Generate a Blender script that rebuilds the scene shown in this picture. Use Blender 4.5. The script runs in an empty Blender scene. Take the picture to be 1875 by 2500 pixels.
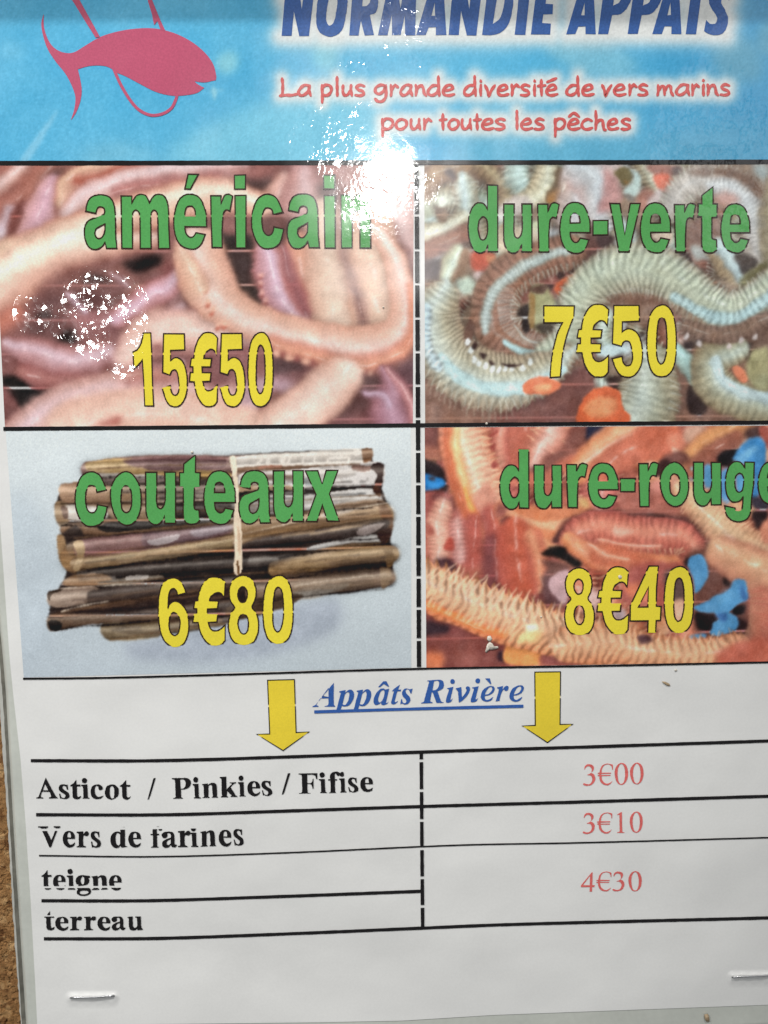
# Laminated bait price list stapled to a cork board: close-up.
import bpy, bmesh, math, random
import numpy as np
from mathutils import Vector, Matrix
from mathutils.geometry import tessellate_polygon

random.seed(7)
rng = np.random.default_rng(11)
scene = bpy.context.scene

# ------------------------------------------------------------------ camera
W, H = 1875.0, 2500.0                     # measuring units used for the layout of the print
HFOV = math.radians(52.0)
DIST = 0.196                              # metres from lens to sheet
PITCH = math.radians(5.4)
cam_data = bpy.data.cameras.new("camera")
cam_data.sensor_fit = 'HORIZONTAL'
cam_data.sensor_width = 36.0
cam_data.lens = 18.0 / math.tan(HFOV / 2)
cam_data.clip_start = 0.01
cam_data.clip_end = 50.0
cam = bpy.data.objects.new("camera", cam_data)
scene.collection.objects.link(cam)
cam.location = (0.0, -DIST, 0.0)
cam.rotation_euler = (math.radians(90) - PITCH, 0.0, 0.0)
scene.camera = cam
CAM = Vector(cam.location)
ROT = cam.rotation_euler.to_matrix()
FPX = (W / 2) / math.tan(HFOV / 2)

# ------------------------------------------------------------------ world (dim room light) and lamps
world = bpy.data.worlds.new("World")
scene.world = world
world.use_nodes = True
wb = world.node_tree.nodes["Background"]
wb.inputs[0].default_value = (0.93, 0.97, 1.0, 1)
wb.inputs[1].default_value = 0.15

def ray_dir(px, py):
    d = ROT @ Vector(((px - W / 2), -(py - H / 2), -FPX))
    return d.normalized()

def wave(x, z):
    """gentle buckling of the laminated sheet, metres"""
    return 0.00016 * math.sin(x * 62 + 0.7) * math.cos(z * 48 + 0.4) + 0.00009 * math.sin(z * 95 + x * 40)

def P(px, py, h=0.0):
    """point of the sheet (plane y = 0 with its buckling), h metres in front of it"""
    d = ray_dir(px, py)
    t = -CAM.y / d.y
    p = CAM + d * t
    t2 = t * (1 - (h + wave(p.x, p.z)) / DIST)
    return CAM + d * t2

def PA(px, py, h):
    """same for numpy arrays"""
    R = np.array(ROT)
    v = np.stack([px - W / 2, -(py - H / 2), np.full_like(px, -FPX)], -1)
    d = v @ R.T
    t = DIST / d[..., 1]
    p = np.array(CAM) + d * t[..., None]
    w = 0.00016 * np.sin(p[..., 0] * 62 + 0.7) * np.cos(p[..., 2] * 48 + 0.4) + 0.00009 * np.sin(p[..., 2] * 95 + p[..., 0] * 40)
    t = t * (1 - (h + w) / DIST)
    return np.array(CAM) + d * t[..., None]

def sheet_normal(x, z):
    """true normal of the buckled sheet, shared by everything printed on it"""
    wx = 0.00016*62*math.cos(x*62 + .7)*math.cos(z*48 + .4) + .00009*40*math.cos(z*95 + x*40)
    wz = -0.00016*48*math.sin(x*62 + .7)*math.sin(z*48 + .4) + .00009*95*math.cos(z*95 + x*40)
    return Vector((-wx, -1, -wz)).normalized()

def lamp(name, loc, target, sx, sy, watts, col=(1, 1, 1), shape='RECTANGLE', spread=180):
    ld = bpy.data.lights.new(name, 'AREA')
    ld.shape = shape
    ld.size = sx
    ld.size_y = sy
    ld.energy = watts
    ld.color = col
    ld.spread = math.radians(spread)
    o = bpy.data.objects.new(name, ld)
    scene.collection.objects.link(o)
    o.location = loc
    o.rotation_euler = (Vector(target) - Vector(loc)).to_track_quat('-Z', 'Y').to_euler()
    return o

def mirror_point(px, py, L):
    p = P(px, py)
    d = ray_dir(px, py)
    return p + Vector((d.x, -d.y, d.z)) * L

LAMP_AT = mirror_point(950, 474, 1.6)
# lamp seen mirrored in the laminate, added soft lamps and a hard ceiling spot
lamp("lamp_mirrored", LAMP_AT, P(950, 474), 0.100, 0.095, 3.6, (1, 0.99, 0.97), 'ELLIPSE')
lamp("key_panel", (-0.62, -0.50, 0.60), (0, 0, 0), 0.32, 0.26, 5.5, (1, 0.99, 0.97))  # soft key lamp added close at upper left, so the right side falls off
lamp("sheen_lamp", mirror_point(950, 235, 1.9), P(950, 235), 0.26, 0.62, 0.42, (1, 1, 1), 'ELLIPSE')  # long dim lamp added to mirror an upright sheen over the header
lamp("veil_lamp", mirror_point(1850, 330, 1.9), P(1850, 330), 0.40, 0.55, 0.60, (.96, .98, 1), 'ELLIPSE')  # dim lamp added to lay a pale reflected veil at the upper right
sd = bpy.data.lights.new("ceiling_spot", 'SPOT')
sd.energy = 124; sd.color = (1, 0.985, 0.955); sd.shadow_soft_size = 0.03
sd.spot_size = math.radians(13.5); sd.spot_blend = 1.0
so_ = bpy.data.objects.new("ceiling_spot", sd)
scene.collection.objects.link(so_)
so_.location = (0.1, -1.02, 1.75)
so_.rotation_euler = (Vector((-0.035, 0, 0.045)) - so_.location).to_track_quat('-Z', 'Y').to_euler()

vs = scene.view_settings
vs.view_transform = 'Standard'
vs.look = 'None'
vs.gamma = 1
vs.exposure = 0.0
scene.cycles.use_denoising = True
scene.cycles.sample_clamp_indirect = 4

# ------------------------------------------------------------------ small helpers
def tag(o, label=None, cat=None, group=None, kind=None):
    if label: o['label'] = label
    if cat: o['category'] = cat
    if group: o['group'] = group
    if kind: o['kind'] = kind
    return o

def empty(name, loc=(0, 0, 0)):
    o = bpy.data.objects.new(name, None)
    o.empty_display_size = 0.01
    o.location = loc
    scene.collection.objects.link(o)
    return o

def mesh_obj(name, verts, faces, mat, parent=None, smooth=True, sheet=False):
    me = bpy.data.meshes.new(name)
    me.from_pydata([tuple(v) for v in verts], [], faces)
    if smooth:
        me.polygons.foreach_set('use_smooth', [True] * len(me.polygons))
    me.materials.append(mat)
    me.update()
    if sheet:
        me.normals_split_custom_set_from_vertices([sheet_normal(v[0], v[2]) for v in verts])
    o = bpy.data.objects.new(name, me)
    scene.collection.objects.link(o)
    if parent: o.parent = parent
    return o

def srgb(c):
    c = np.asarray(c, float) / 255.0
    return np.where(c <= 0.04045, c / 12.92, ((c + 0.055) / 1.055) ** 2.4)

GAIN = 0.86      # brightness of a perfect white on the sheet under these lamps
VEIL = 0.005
def ink(c):
    """ink colour as reflectance from an observed sRGB triple"""
    return np.clip((srgb(c) - VEIL) / GAIN, 0.004, 0.85)

# ------------------------------------------------------------------ materials
def nodes_of(m):
    m.use_nodes = True
    return m.node_tree.nodes, m.node_tree.links

GLINTS = [  # centre (layout units), radius, strength: places where the film is crazed
    (250, 780, 170, .12), (780, 330, 120, .30), (850, 250, 90, .22), (900, 480, 120, .10),
    (1030, 450, 60, .30), (1000, 60, 130, .6), (1740, 330, 200, .55), (1800, 470, 140, .45), (860, 150, 90, .30)]

DENT = .17
def film_group():
    """clear laminate: fine orange-peel ripple everywhere, crazed patches in places"""
    g = bpy.data.node_groups.new("laminate_film", 'ShaderNodeTree')
    g.interface.new_socket("Normal", in_out='OUTPUT', socket_type='NodeSocketVector')
    g.interface.new_socket("Sheet Normal", in_out='OUTPUT', socket_type='NodeSocketVector')
    n, l = g.nodes, g.links
    out = n.new('NodeGroupOutput')
    geo = n.new('ShaderNodeNewGeometry')
    def mth(op, a, b=None, clamp=False):
        k = n.new('ShaderNodeMath'); k.operation = op; k.use_clamp = clamp
        for i, v in enumerate((a, b)):
            if v is None: continue
            if isinstance(v, (int, float)): k.inputs[i].default_value = v
            else: l.new(v, k.inputs[i])
        return k.outputs[0]
    def noise(scale, detail=2.0, rough=.5, typ='FBM'):
        k = n.new('ShaderNodeTexNoise')
        k.inputs['Scale'].default_value = scale
        k.inputs['Detail'].default_value = detail
        k.inputs['Roughness'].default_value = rough
        l.new(geo.outputs['Position'], k.inputs['Vector'])
        return k.outputs[0]
    total = None
    for (x, y, r, s) in GLINTS:
        c = P(x, y)
        d = n.new('ShaderNodeVectorMath'); d.operation = 'DISTANCE'
        l.new(geo.outputs['Position'], d.inputs[0])
        d.inputs[1].default_value = c
        mr = n.new('ShaderNodeMapRange'); mr.interpolation_type = 'SMOOTHSTEP'
        l.new(d.outputs['Value'], mr.inputs[0])
        mr.inputs[1].default_value = r * 0.000105
        mr.inputs[2].default_value = r * 0.00003
        mr.inputs[3].default_value = 0
        mr.inputs[4].default_value = s
        total = mr.outputs[0] if total is None else mth('MAXIMUM', total, mr.outputs[0])
    # crazed patches break up
    brk = noise(160, 3, .6)
    brk2 = mth('MULTIPLY', mth('SUBTRACT', brk, 0.44), 7.0, True)
    mask = mth('MULTIPLY', total, brk2)
    fine = noise(1150, 3, .62)
    med = noise(330, 3, .55)
    low = noise(45, 2, .5)
    mp = n.new('ShaderNodeMapping'); mp.inputs['Scale'].default_value = (1, 1, .42)     # ripples run up and down
    l.new(geo.outputs['Position'], mp.inputs['Vector'])
    sk = n.new('ShaderNodeTexNoise'); sk.inputs['Scale'].default_value = 520; sk.inputs['Detail'].default_value = 2.5; sk.inputs['Distortion'].default_value = .4
    l.new(mp.outputs[0], sk.inputs['Vector']); streak = sk.outputs[0]
    h = mth('MULTIPLY', mth('ADD', mth('MULTIPLY', fine, 0.00004), mth('MULTIPLY', streak, 0.00034)), mth('MINIMUM', mask, 0.6))
    # crumpled facets: every cell of the crazed film leans its own way
    vo = n.new('ShaderNodeTexVoronoi'); vo.inputs['Scale'].default_value = 820
    wn = n.new('ShaderNodeTexNoise'); wn.inputs['Scale'].default_value = 1400; wn.inputs['Detail'].default_value = 2
    l.new(geo.outputs['Position'], wn.inputs['Vector'])
    wm = n.new('ShaderNodeVectorMath'); wm.operation = 'MULTIPLY_ADD'
    l.new(wn.outputs['Color'], wm.inputs[0]); wm.inputs[1].default_value = (.0011,)*3; l.new(geo.outputs['Position'], wm.inputs[2])
    l.new(wm.outputs[0], vo.inputs['Vector'])
    sb = n.new('ShaderNodeVectorMath'); sb.operation = 'SUBTRACT'; l.new(vo.outputs['Color'], sb.inputs[0]); sb.inputs[1].default_value = (.5, .5, .5)
    sp = n.new('ShaderNodeVectorMath'); sp.operation = 'SUBTRACT'; l.new(geo.outputs['Position'], sp.inputs[0]); l.new(vo.outputs['Position'], sp.inputs[1])
    # two dents of the sheet lean towards the lamp
    brk3 = mth('MULTIPLY', mth('SUBTRACT', brk, 0.42), 40.0, True)
    def lean(c, d):
        nn = ((LAMP_AT - c).normalized() - d.normalized()).normalized()
        return -nn.x / abs(nn.y), -nn.z / abs(nn.y)
    for (x, y, r) in ((252, 770, 118), (306, 888, 50), (78, 766, 52), (148, 800, 30)):
        c = P(x, y)
        t0 = lean(c, c - CAM)
        e1, e2 = c + Vector((.005, 0, 0)), c + Vector((0, 0, .005))
        jx = (lean(e1, e1 - CAM)[0] - t0[0]) / .005; jz = (lean(e2, e2 - CAM)[1] - t0[1]) / .005
        tilt = (t0[0] - jx*c.x, 0, t0[1] - jz*c.z)       # a shallow hollow of the film
        hol = n.new('ShaderNodeVectorMath'); hol.operation = 'MULTIPLY_ADD'
        l.new(vo.outputs['Position'], hol.inputs[0]); hol.inputs[1].default_value = (jx, 0, jz); hol.inputs[2].default_value = tilt
        ds = n.new('ShaderNodeVectorMath'); ds.operation = 'DISTANCE'
        l.new(geo.outputs['Position'], ds.inputs[0]); ds.inputs[1].default_value = c
        mr = n.new('ShaderNodeMapRange'); mr.interpolation_type = 'SMOOTHSTEP'
        l.new(ds.outputs['Value'], mr.inputs[0])
        mr.inputs[1].default_value = r * 0.000105; mr.inputs[2].default_value = r * 0.00009
        mr.inputs[3].default_value = 0; mr.inputs[4].default_value = 1
        am = n.new('ShaderNodeVectorMath'); am.operation = 'MULTIPLY_ADD'
        l.new(sb.outputs[0], am.inputs[0]); am.inputs[1].default_value = (.10, .10, .10); l.new(hol.outputs[0], am.inputs[2])
        fd = n.new('ShaderNodeVectorMath'); fd.operation = 'DOT_PRODUCT'; l.new(am.outputs[0], fd.inputs[0]); l.new(sp.outputs[0], fd.inputs[1])
        h = mth('ADD', h, mth('MULTIPLY', fd.outputs['Value'], mth('MULTIPLY', mr.outputs[0], brk3)))
    h = mth('ADD', h, mth('MULTIPLY', fine, 0.0000022))
    h = mth('ADD', h, mth('MULTIPLY', med, 0.000020))
    h = mth('ADD', h, mth('MULTIPLY', low, 0.00010))
    b = n.new('ShaderNodeBump')
    b.inputs['Strength'].default_value = 1.0
    b.inputs['Distance'].default_value = 1.0
    l.new(h, b.inputs['Height'])
    l.new(b.outputs[0], out.inputs[0])
    b2 = n.new('ShaderNodeBump')          # the paper itself is slightly cockled
    b2.inputs['Strength'].default_value = 1.0
    b2.inputs['Distance'].default_value = 1.0
    l.new(mth('ADD', mth('MULTIPLY', noise(17, 2, .5), 0.0036), mth('MULTIPLY', noise(60, 2, .5), 0.00035)), b2.inputs['Height'])
    l.new(b2.outputs[0], out.inputs[1])
    return g

FILM = film_group()

def laminated(name, base=(0.8, 0.8, 0.8), attr=None, grain=0.05, grain_scale=2600, rough=0.24, mottling=0.0, coat=1.0):
    m = bpy.data.materials.new(name)
    n, l = nodes_of(m)
    bs = n['Principled BSDF']
    bs.inputs['Roughness'].default_value = rough
    bs.inputs['Specular IOR Level'].default_value = 0.28
    bs.inputs['Coat Weight'].default_value = coat
    bs.inputs['Coat Roughness'].default_value = 0.06
    bs.inputs['Coat IOR'].default_value = 1.45
    f = n.new('ShaderNodeGroup'); f.node_tree = FILM
    l.new(f.outputs[0], bs.inputs['Coat Normal'])
    l.new(f.outputs[1], bs.inputs['Normal'])
    geo = n.new('ShaderNodeNewGeometry')
    nz = n.new('ShaderNodeTexNoise')
    nz.inputs['Scale'].default_value = grain_scale
    nz.inputs['Detail'].default_value = 2
    l.new(geo.outputs['Position'], nz.inputs['Vector'])
    mr = n.new('ShaderNodeMapRange')
    l.new(nz.outputs[0], mr.inputs[0])
    mr.inputs[1].default_value = .3; mr.inputs[2].default_value = .7
    mr.inputs[3].default_value = 1 - grain; mr.inputs[4].default_value = 1 + grain
    last = mr.outputs[0]
    if mottling:
        n2 = n.new('ShaderNodeTexNoise')
        n2.inputs['Scale'].default_value = 60
        n2.inputs['Detail'].default_value = 4
        l.new(geo.outputs['Position'], n2.inputs['Vector'])
        m2 = n.new('ShaderNodeMapRange')
        l.new(n2.outputs[0], m2.inputs[0])
        m2.inputs[1].default_value = .3; m2.inputs[2].default_value = .7
        m2.inputs[3].default_value = 1 - mottling; m2.inputs[4].default_value = 1 + mottling
        mm = n.new('ShaderNodeMath'); mm.operation = 'MULTIPLY'
        l.new(last, mm.inputs[0]); l.new(m2.outputs[0], mm.inputs[1])
        last = mm.outputs[0]
    vm = n.new('ShaderNodeVectorMath'); vm.operation = 'SCALE'
    if attr:
        a = n.new('ShaderNodeAttribute'); a.attribute_name = attr
        l.new(a.outputs['Color'], vm.inputs[0])
    else:
        vm.inputs[0].default_value = tuple(base)[:3]
    l.new(last, vm.inputs['Scale'])
    l.new(vm.outputs[0], bs.inputs['Base Color'])
    return m

M_PAPER = laminated("white_paper", (0.80, 0.80, 0.785), grain=0.018, grain_scale=1500, mottling=0.012)
M_PHOTO = laminated("printed_photo", attr="print_colour", grain=0.05, grain_scale=2200)
M_GREEN = laminated("green_ink", ink((83, 156, 85)), grain=0.08, grain_scale=2600, mottling=.06)
M_YELLOW = laminated("yellow_ink", ink((226, 206, 62)), grain=0.05, grain_scale=2600, mottling=.03)
M_YELLOW2 = laminated("arrow_yellow_ink", ink((228, 199, 60)), grain=0.05, grain_scale=2600, mottling=.03)
M_BLACK = laminated("black_ink", ink((28, 26, 27)), grain=0.30, grain_scale=2000)
M_OUTL = laminated("outline_ink", ink((52, 38, 30)), grain=0.30, grain_scale=2000)
M_NAVY = laminated("navy_ink", ink((58, 92, 152)), grain=0.16, grain_scale=2000, mottling=.04)
M_BLUE = laminated("blue_ink", ink((52, 90, 158)), grain=0.14, grain_scale=2000)
M_RED = laminated("red_ink", ink((196, 92, 90)), grain=0.14, grain_scale=2200)
M_PRICE = laminated("red_price_ink", ink((210, 102, 98)), grain=0.14, grain_scale=2200)
M_PINK = laminated("crimson_ink", ink((180, 84, 110)), grain=0.08, grain_scale=2200)

# ------------------------------------------------------------------ printer lines: rows where the black ink dropped out
DROP = [525, 610, 693, 777, 859, 941, 1022, 1102, 1181, 1258, 1334, 1409, 1485, 1561, 1636, 1711, 1784, 1857, 1930, 2003, 2072, 2143, 2213]
def rowcurve(x, y0):
    g = np.interp(x, [0, 100, 400, 1028, 1875], [24, 23, 21, 0, -24])
    f = np.interp(y0, [400, 1040, 1636, 1857, 2300], [0.1, .3, 1, 1, 1])
    return y0 + f * g

# ------------------------------------------------------------------ outlines
def parse(s):
    pts = []
    for tok in s.split():
        c = tok.endswith('c')
        if c: tok = tok[:-1]
        a, b = tok.split(',')
        pts.append((float(a), float(b), c))
    return pts

def smooth_path(pts, closed=True, step=5.0):
    """Catmull-Rom through the points, sharp at the ones marked as corners"""
    n = len(pts)
    out = []
    for i in range(n if closed else n - 1):
        p1, p2 = pts[i], pts[(i + 1) % n]
        a, b = np.array(p1[:2]), np.array(p2[:2])
        L = np.linalg.norm(b - a)
        def tan(j, other, here):
            q = pts[j % n]
            if here[2] or (not closed and (j < 0 or j >= n)): return (b - a) if j < i else (a - b)
            d = (np.array(other[:2]) - np.array(q[:2]))
            lh = np.linalg.norm(np.array(here[:2]) - np.array(q[:2])) + 1e-9
            return d / (lh + L) * L
        t1 = tan(i - 1, p2, p1)
        t2 = -tan(i + 2, p1, p2)
        if p2[2]: t2 = (b - a)
        if p1[2] and p2[2]:
            k = 1
        else:
            k = max(2, int(L / step))
        for j in range(k):
            t = j / k
            h = (2*t**3 - 3*t**2 + 1) * a + (t**3 - 2*t**2 + t) * t1 + (-2*t**3 + 3*t**2) * b + (t**3 - t**2) * t2
            out.append((h[0], h[1]))
    if not closed: out.append(pts[-1][:2])
    return out

class Font:
    def __init__(self): self.g = {}
    def add(self, ch, *paths, ext=None):
        loops = [smooth_path(parse(p), True, 12.0) for p in paths]
        a = np.array([q for lp in loops for q in lp])
        self.g[ch] = (loops, ext or (a[:, 0].min(), a[:, 1].min(), a[:, 0].max(), a[:, 1].max()))
    def place(self, ch, box):
        loops, (x0, y0, x1, y1) = self.g[ch]
        X0, Y0, X1, Y1 = box
        return [[(X0 + (x - x0) / (x1 - x0) * (X1 - X0), Y0 + (y - y0) / (y1 - y0) * (Y1 - Y0)) for x, y in lp] for lp in loops]

def fill_tris(loops):
    """triangulate outer + holes"""
    vl = [[Vector((x, y, 0)) for x, y in lp] for lp in loops]
    flat = [v for lp in vl for v in lp]
    return [(v.x, v.y) for v in flat], [tuple(t) for t in tessellate_polygon(vl)]

def strip_of(loop, w, closed=True):
    """mitred band of width w along a loop"""
    q = []
    for p in loop:
        if not q or (abs(p[0] - q[-1][0]) + abs(p[1] - q[-1][1])) > 0.25: q.append(p)
    if closed and abs(q[0][0] - q[-1][0]) + abs(q[0][1] - q[-1][1]) < 0.25: q.pop()
    n = len(q)
    vs_, fs = [], []
    a = np.array(q, float)
    wv = w if hasattr(w, '__len__') else [w] * n
    for i in range(n):
        p0 = a[(i - 1) % n] if (closed or i > 0) else a[i] * 2 - a[i + 1]
        p2 = a[(i + 1) % n] if (closed or i < n - 1) else a[i] * 2 - a[i - 1]
        d1 = a[i] - p0; d2 = p2 - a[i]
        d1 /= np.linalg.norm(d1) + 1e-9; d2 /= np.linalg.norm(d2) + 1e-9
        n1 = np.array([-d1[1], d1[0]]); n2 = np.array([-d2[1], d2[0]])
        m = n1 + n2
        ml = np.linalg.norm(m)
        if ml < 0.3: m = n1; k = 1
        else:
            m /= ml; k = min(1 / max(np.dot(m, n1), .35), 1.9)
        o = m * wv[min(i, len(wv) - 1)] / 2 * k
        vs_ += [tuple(a[i] + o), tuple(a[i] - o)]
    for i in range(n if closed else n - 1):
        j = (i + 1) % n
        fs.append((2*i, 2*i+1, 2*j+1, 2*j))
    return vs_, fs

def print_mesh(name, pieces, mat, parent, h, drop=False, gap=5.0, sub=None):
    """pieces: list of (verts2d, faces) in layout units -> ONE flat print lying h above the sheet"""
    bm = bmesh.new()
    for v2, fs in pieces:
        bv = [bm.verts.new((x, y, 0)) for x, y in v2]
        for f in fs:
            try: bm.faces.new([bv[i] for i in f])
            except ValueError: pass
    if drop:
        xs = [v.co.x for v in bm.verts]; ys = [v.co.y for v in bm.verts]
        cx = (min(xs) + max(xs)) / 2
        cuts = []
        for y0 in DROP:
            for xa in np.arange(min(xs) - 1, max(xs) + 1, 200.0):
                cuts.append(y0)
                break
        for y0 in DROP:
            ya, yb = rowcurve(min(xs), y0), rowcurve(max(xs) + 1, y0)
            if max(ya, yb) < min(ys) - 8 or min(ya, yb) > max(ys) + 8: continue
            sl = (yb - ya) / (max(xs) + 1 - min(xs))
            no = Vector((-sl, 1, 0)).normalized()
            for off in (-gap / 2, gap / 2):
                bmesh.ops.bisect_plane(bm, geom=bm.verts[:] + bm.edges[:] + bm.faces[:], plane_co=(min(xs), ya + off, 0), plane_no=no, dist=1e-5)
            kill = []
            for f in bm.faces:
                c = f.calc_center_median()
                d = (c - Vector((min(xs), ya, 0))).dot(no)
                if abs(d) < gap / 2: kill.append(f)
            bmesh.ops.delete(bm, geom=kill, context='FACES')
    # orient towards the viewer (layout y runs down)
    vs3 = [P(v.co.x, v.co.y, h) for v in bm.verts]
    bm.verts.index_update()
    faces = []
    for f in bm.faces:
        idx = [v.index for v in f.verts]
        a = 0.0
        for i in range(len(idx)):
            p, q = f.verts[i].co, f.verts[(i + 1) % len(idx)].co
            a += p.x * q.y - q.x * p.y
        if a > 0: idx.reverse()
        faces.append(idx)
    bm.free()
    return mesh_obj(name, vs3, faces, mat, parent, smooth=True, sheet=True)

def jitter(loop, amp=0.45):
    """ink feathering"""
    return [(x + random.uniform(-amp, amp), y + random.uniform(-amp, amp)) for x, y in loop]
# ------------------------------------------------------------------ painter for the four printed pictures and the header
def vnoise(shape, cell, seed, octv=3, rough=.55):
    """smooth value noise in -1..1, cell in canvas pixels"""
    r = np.random.default_rng(seed)
    h, w = shape
    out = np.zeros(shape); amp = 1.0; tot = 0
    for o in range(octv):
        c = max(cell / 2**o, 1.0)
        gh, gw = int(h / c) + 4, int(w / c) + 4
        g = r.uniform(-1, 1, (gh, gw))
        yy = np.arange(h) / c; xx = np.arange(w) / c
        y0 = yy.astype(int); x0 = xx.astype(int)
        fy = yy - y0; fx = xx - x0
        fy = fy*fy*(3-2*fy); fx = fx*fx*(3-2*fx)
        a = g[y0][:, x0]; b = g[y0][:, x0+1]; c2 = g[y0+1][:, x0]; d = g[y0+1][:, x0+1]
        out += amp * ((a*(1-fx) + b*fx) * (1-fy)[:, None] + (c2*(1-fx) + d*fx) * fy[:, None])
        tot += amp; amp *= rough
    return out / tot

def gblur(a, s):
    if s < 0.3: return a
    r = int(3*s) + 1
    k = np.exp(-np.arange(-r, r+1)**2 / (2*s*s)); k /= k.sum()
    a = np.pad(a, ((r, r), (0, 0)), mode='edge')
    a = sum(k[i] * a[i:a.shape[0]-2*r+i] for i in range(2*r+1))
    a = np.pad(a, ((0, 0), (r, r)), mode='edge')
    return sum(k[i] * a[:, i:a.shape[1]-2*r+i] for i in range(2*r+1))

class Canvas:
    def __init__(self, x0, y0, x1, y1, step, col):
        self.x0, self.y0, self.step = x0, y0, step
        self.w = int((x1 - x0) / step) + 1; self.h = int((y1 - y0) / step) + 1
        self.a = np.zeros((self.h, self.w, 3)); self.a[:] = col
        self.fr = (0, 0, 1)
        self.tex = vnoise((self.h, self.w), 14, int(x0 + y0) % 977 + 3, 3)
        self.wf = 1.0; self.soften = 0.0; self.segf = 1.0; self.defseg = 0; self.fringe = None; self.softf = .7; self.gloss = 0
    def frame(self, ox, oy, s): self.fr = (ox, oy, s)
    def pts(self, s):
        ox, oy, sc = self.fr
        out = []
        for tok in s.split():
            v = [float(t) for t in tok.split(',')]
            p = [(ox + v[0]/sc - self.x0)/self.step, (oy + v[1]/sc - self.y0)/self.step]
            if len(v) > 2: p.append(v[2]/sc/self.step)
            out.append(p)
        return out
    def comp(self, bx, by, m, col):
        h, w = m.shape
        reg = self.a[by:by+h, bx:bx+w]
        m = m[..., None]
        self.a[by:by+h, bx:bx+w] = reg * (1 - m) + col * m
    def blob(self, s, col, soft=3.0, al=1.0, tex=15.0):
        """filled soft shape; soft in layout units"""
        p = self.pts(s)
        if len(p) > 2: p = smooth_path([(q[0], q[1], False) for q in p], True, 4.0)
        a = np.array(p)
        so = soft * self.softf / self.step
        pad = int(3*so) + 2
        bx = max(0, int(a[:, 0].min()) - pad); by = max(0, int(a[:, 1].min()) - pad)
        ex = min(self.w, int(a[:, 0].max()) + pad + 1); ey = min(self.h, int(a[:, 1].max()) + pad + 1)
        if ex <= bx or ey <= by: return
        yy = np.arange(by, ey)[:, None]; xx = np.arange(bx, ex)[None, :]
        m = np.zeros((ey-by, ex-bx), bool)
        n = len(a)
        for i in range(n):
            x1, y1 = a[i]; x2, y2 = a[(i+1) % n]
            if y1 == y2: continue
            c = ((y1 > yy) != (y2 > yy)) & (xx < (x2-x1)*(yy-y1)/(y2-y1) + x1)
            m ^= c
        m = gblur(m.astype(float), so) * al
        t = self.tex[by:ey, bx:ex, None] * tex
        self.comp(bx, by, m, np.array(col, float) + t)
    def worm(self, s, hi, base, edge, hpos=-.25, hw=.45, seg=0, segamp=.0, segskew=.0, soft=2.5, al=1.0,
             bris=0, blen=0, bside=0, shadow=.35, ecol=None, tex=9.0, ridge=None, rpos=0., rw=.12, power=1.0):
        """shaded tube along a spine; widths are full widths in frame units"""
        p = self.pts(s)
        wd = [q[2] for q in p]
        idx = list(range(len(p)))
        sm = smooth_path([(q[0], q[1], False) for q in p], False, 2.2)
        sp = np.array(sm)
        # widths along the spine
        d0 = np.array([[q[0], q[1]] for q in p])
        cum = np.concatenate([[0], np.cumsum(np.linalg.norm(np.diff(sp, axis=0), axis=1))])
        keys = [cum[np.argmin(((sp - q)**2).sum(1))] for q in d0]
        keys = np.maximum.accumulate(np.array(keys) + np.arange(len(keys))*1e-4)
        ww = np.interp(cum, keys, wd) / 2 * self.wf
        tn = np.gradient(sp, axis=0); tn /= np.linalg.norm(tn, axis=1)[:, None] + 1e-9
        so = soft * self.softf / self.step
        pad = int(ww.max() * (1.25 + blen) + 3*so + 4)
        bx = max(0, int(sp[:, 0].min()) - pad); by = max(0, int(sp[:, 1].min()) - pad)
        ex = min(self.w, int(sp[:, 0].max()) + pad + 1); ey = min(self.h, int(sp[:, 1].max()) + pad + 1)
        if ex <= bx or ey <= by: return
        Y, X = np.mgrid[by:ey, bx:ex].astype(np.float32)
        best = np.full(X.shape, 1e9, np.float32); bi = np.zeros(X.shape, np.int32)
        for i in range(len(sp)):
            d = ((X - sp[i, 0])**2 + (Y - sp[i, 1])**2) / (ww[i] + .01)**2
            mk = d < best
            best[mk] = d[mk]; bi[mk] = i
        dx = X - sp[bi, 0]; dy = Y - sp[bi, 1]
        side = tn[bi, 0]*dy - tn[bi, 1]*dx
        along = cum[bi] + (tn[bi, 0]*dx + tn[bi, 1]*dy)
        W_ = ww[bi]
        t = side / W_                                   # -1..1 across
        wob = self.tex[by:ey, bx:ex]
        rad = np.sqrt(best)
        if not seg and self.defseg: seg, segamp = self.defseg*random.uniform(.8, 1.3), .028
        seg = seg * self.segf; bris = bris * self.segf
        # bristles lengthen the outline on one or both sides
        lim = np.ones_like(rad)
        if bris:
            bp = bris / self.step
            ph = (along + wob*bp*.5 - np.abs(side)*segskew) / bp
            saw = np.abs((ph % 1) * 2 - 1)
            on = 1.0 if bside == 0 else (np.sign(t) == bside)
            lim = lim + blen * saw**1.3 * on
        dist = (lim - rad) * W_                          # >0 inside, canvas px
        m = 1 / (1 + np.exp(-np.clip(dist / (so*.5 + .25), -30, 30)))
        # end cap
        m *= al
        # cast shadow
        if shadow:
            ms = 1 / (1 + np.exp(-np.clip((dist + 4/self.step) / (so + 3/self.step), -30, 30))) * shadow * al
            reg = self.a[by:ey, bx:ex]
            self.a[by:ey, bx:ex] = reg * (1 - ms[..., None]*.55)
        tt = np.clip(np.abs(t), 0, 1.3)
        hi, base, edge = [np.array(c, float) for c in (hi, base, edge)]
        edge = edge*(1-self.soften) + base*self.soften
        e = np.clip(tt, 0, 1)**(2.2*power)
        col = base * (1 - e)[..., None] + edge * e[..., None]
        hh = np.exp(-((t - hpos) / hw)**2)
        col = col * (1 - hh[..., None]*.9) + hi * (hh[..., None]*.9)
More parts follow.
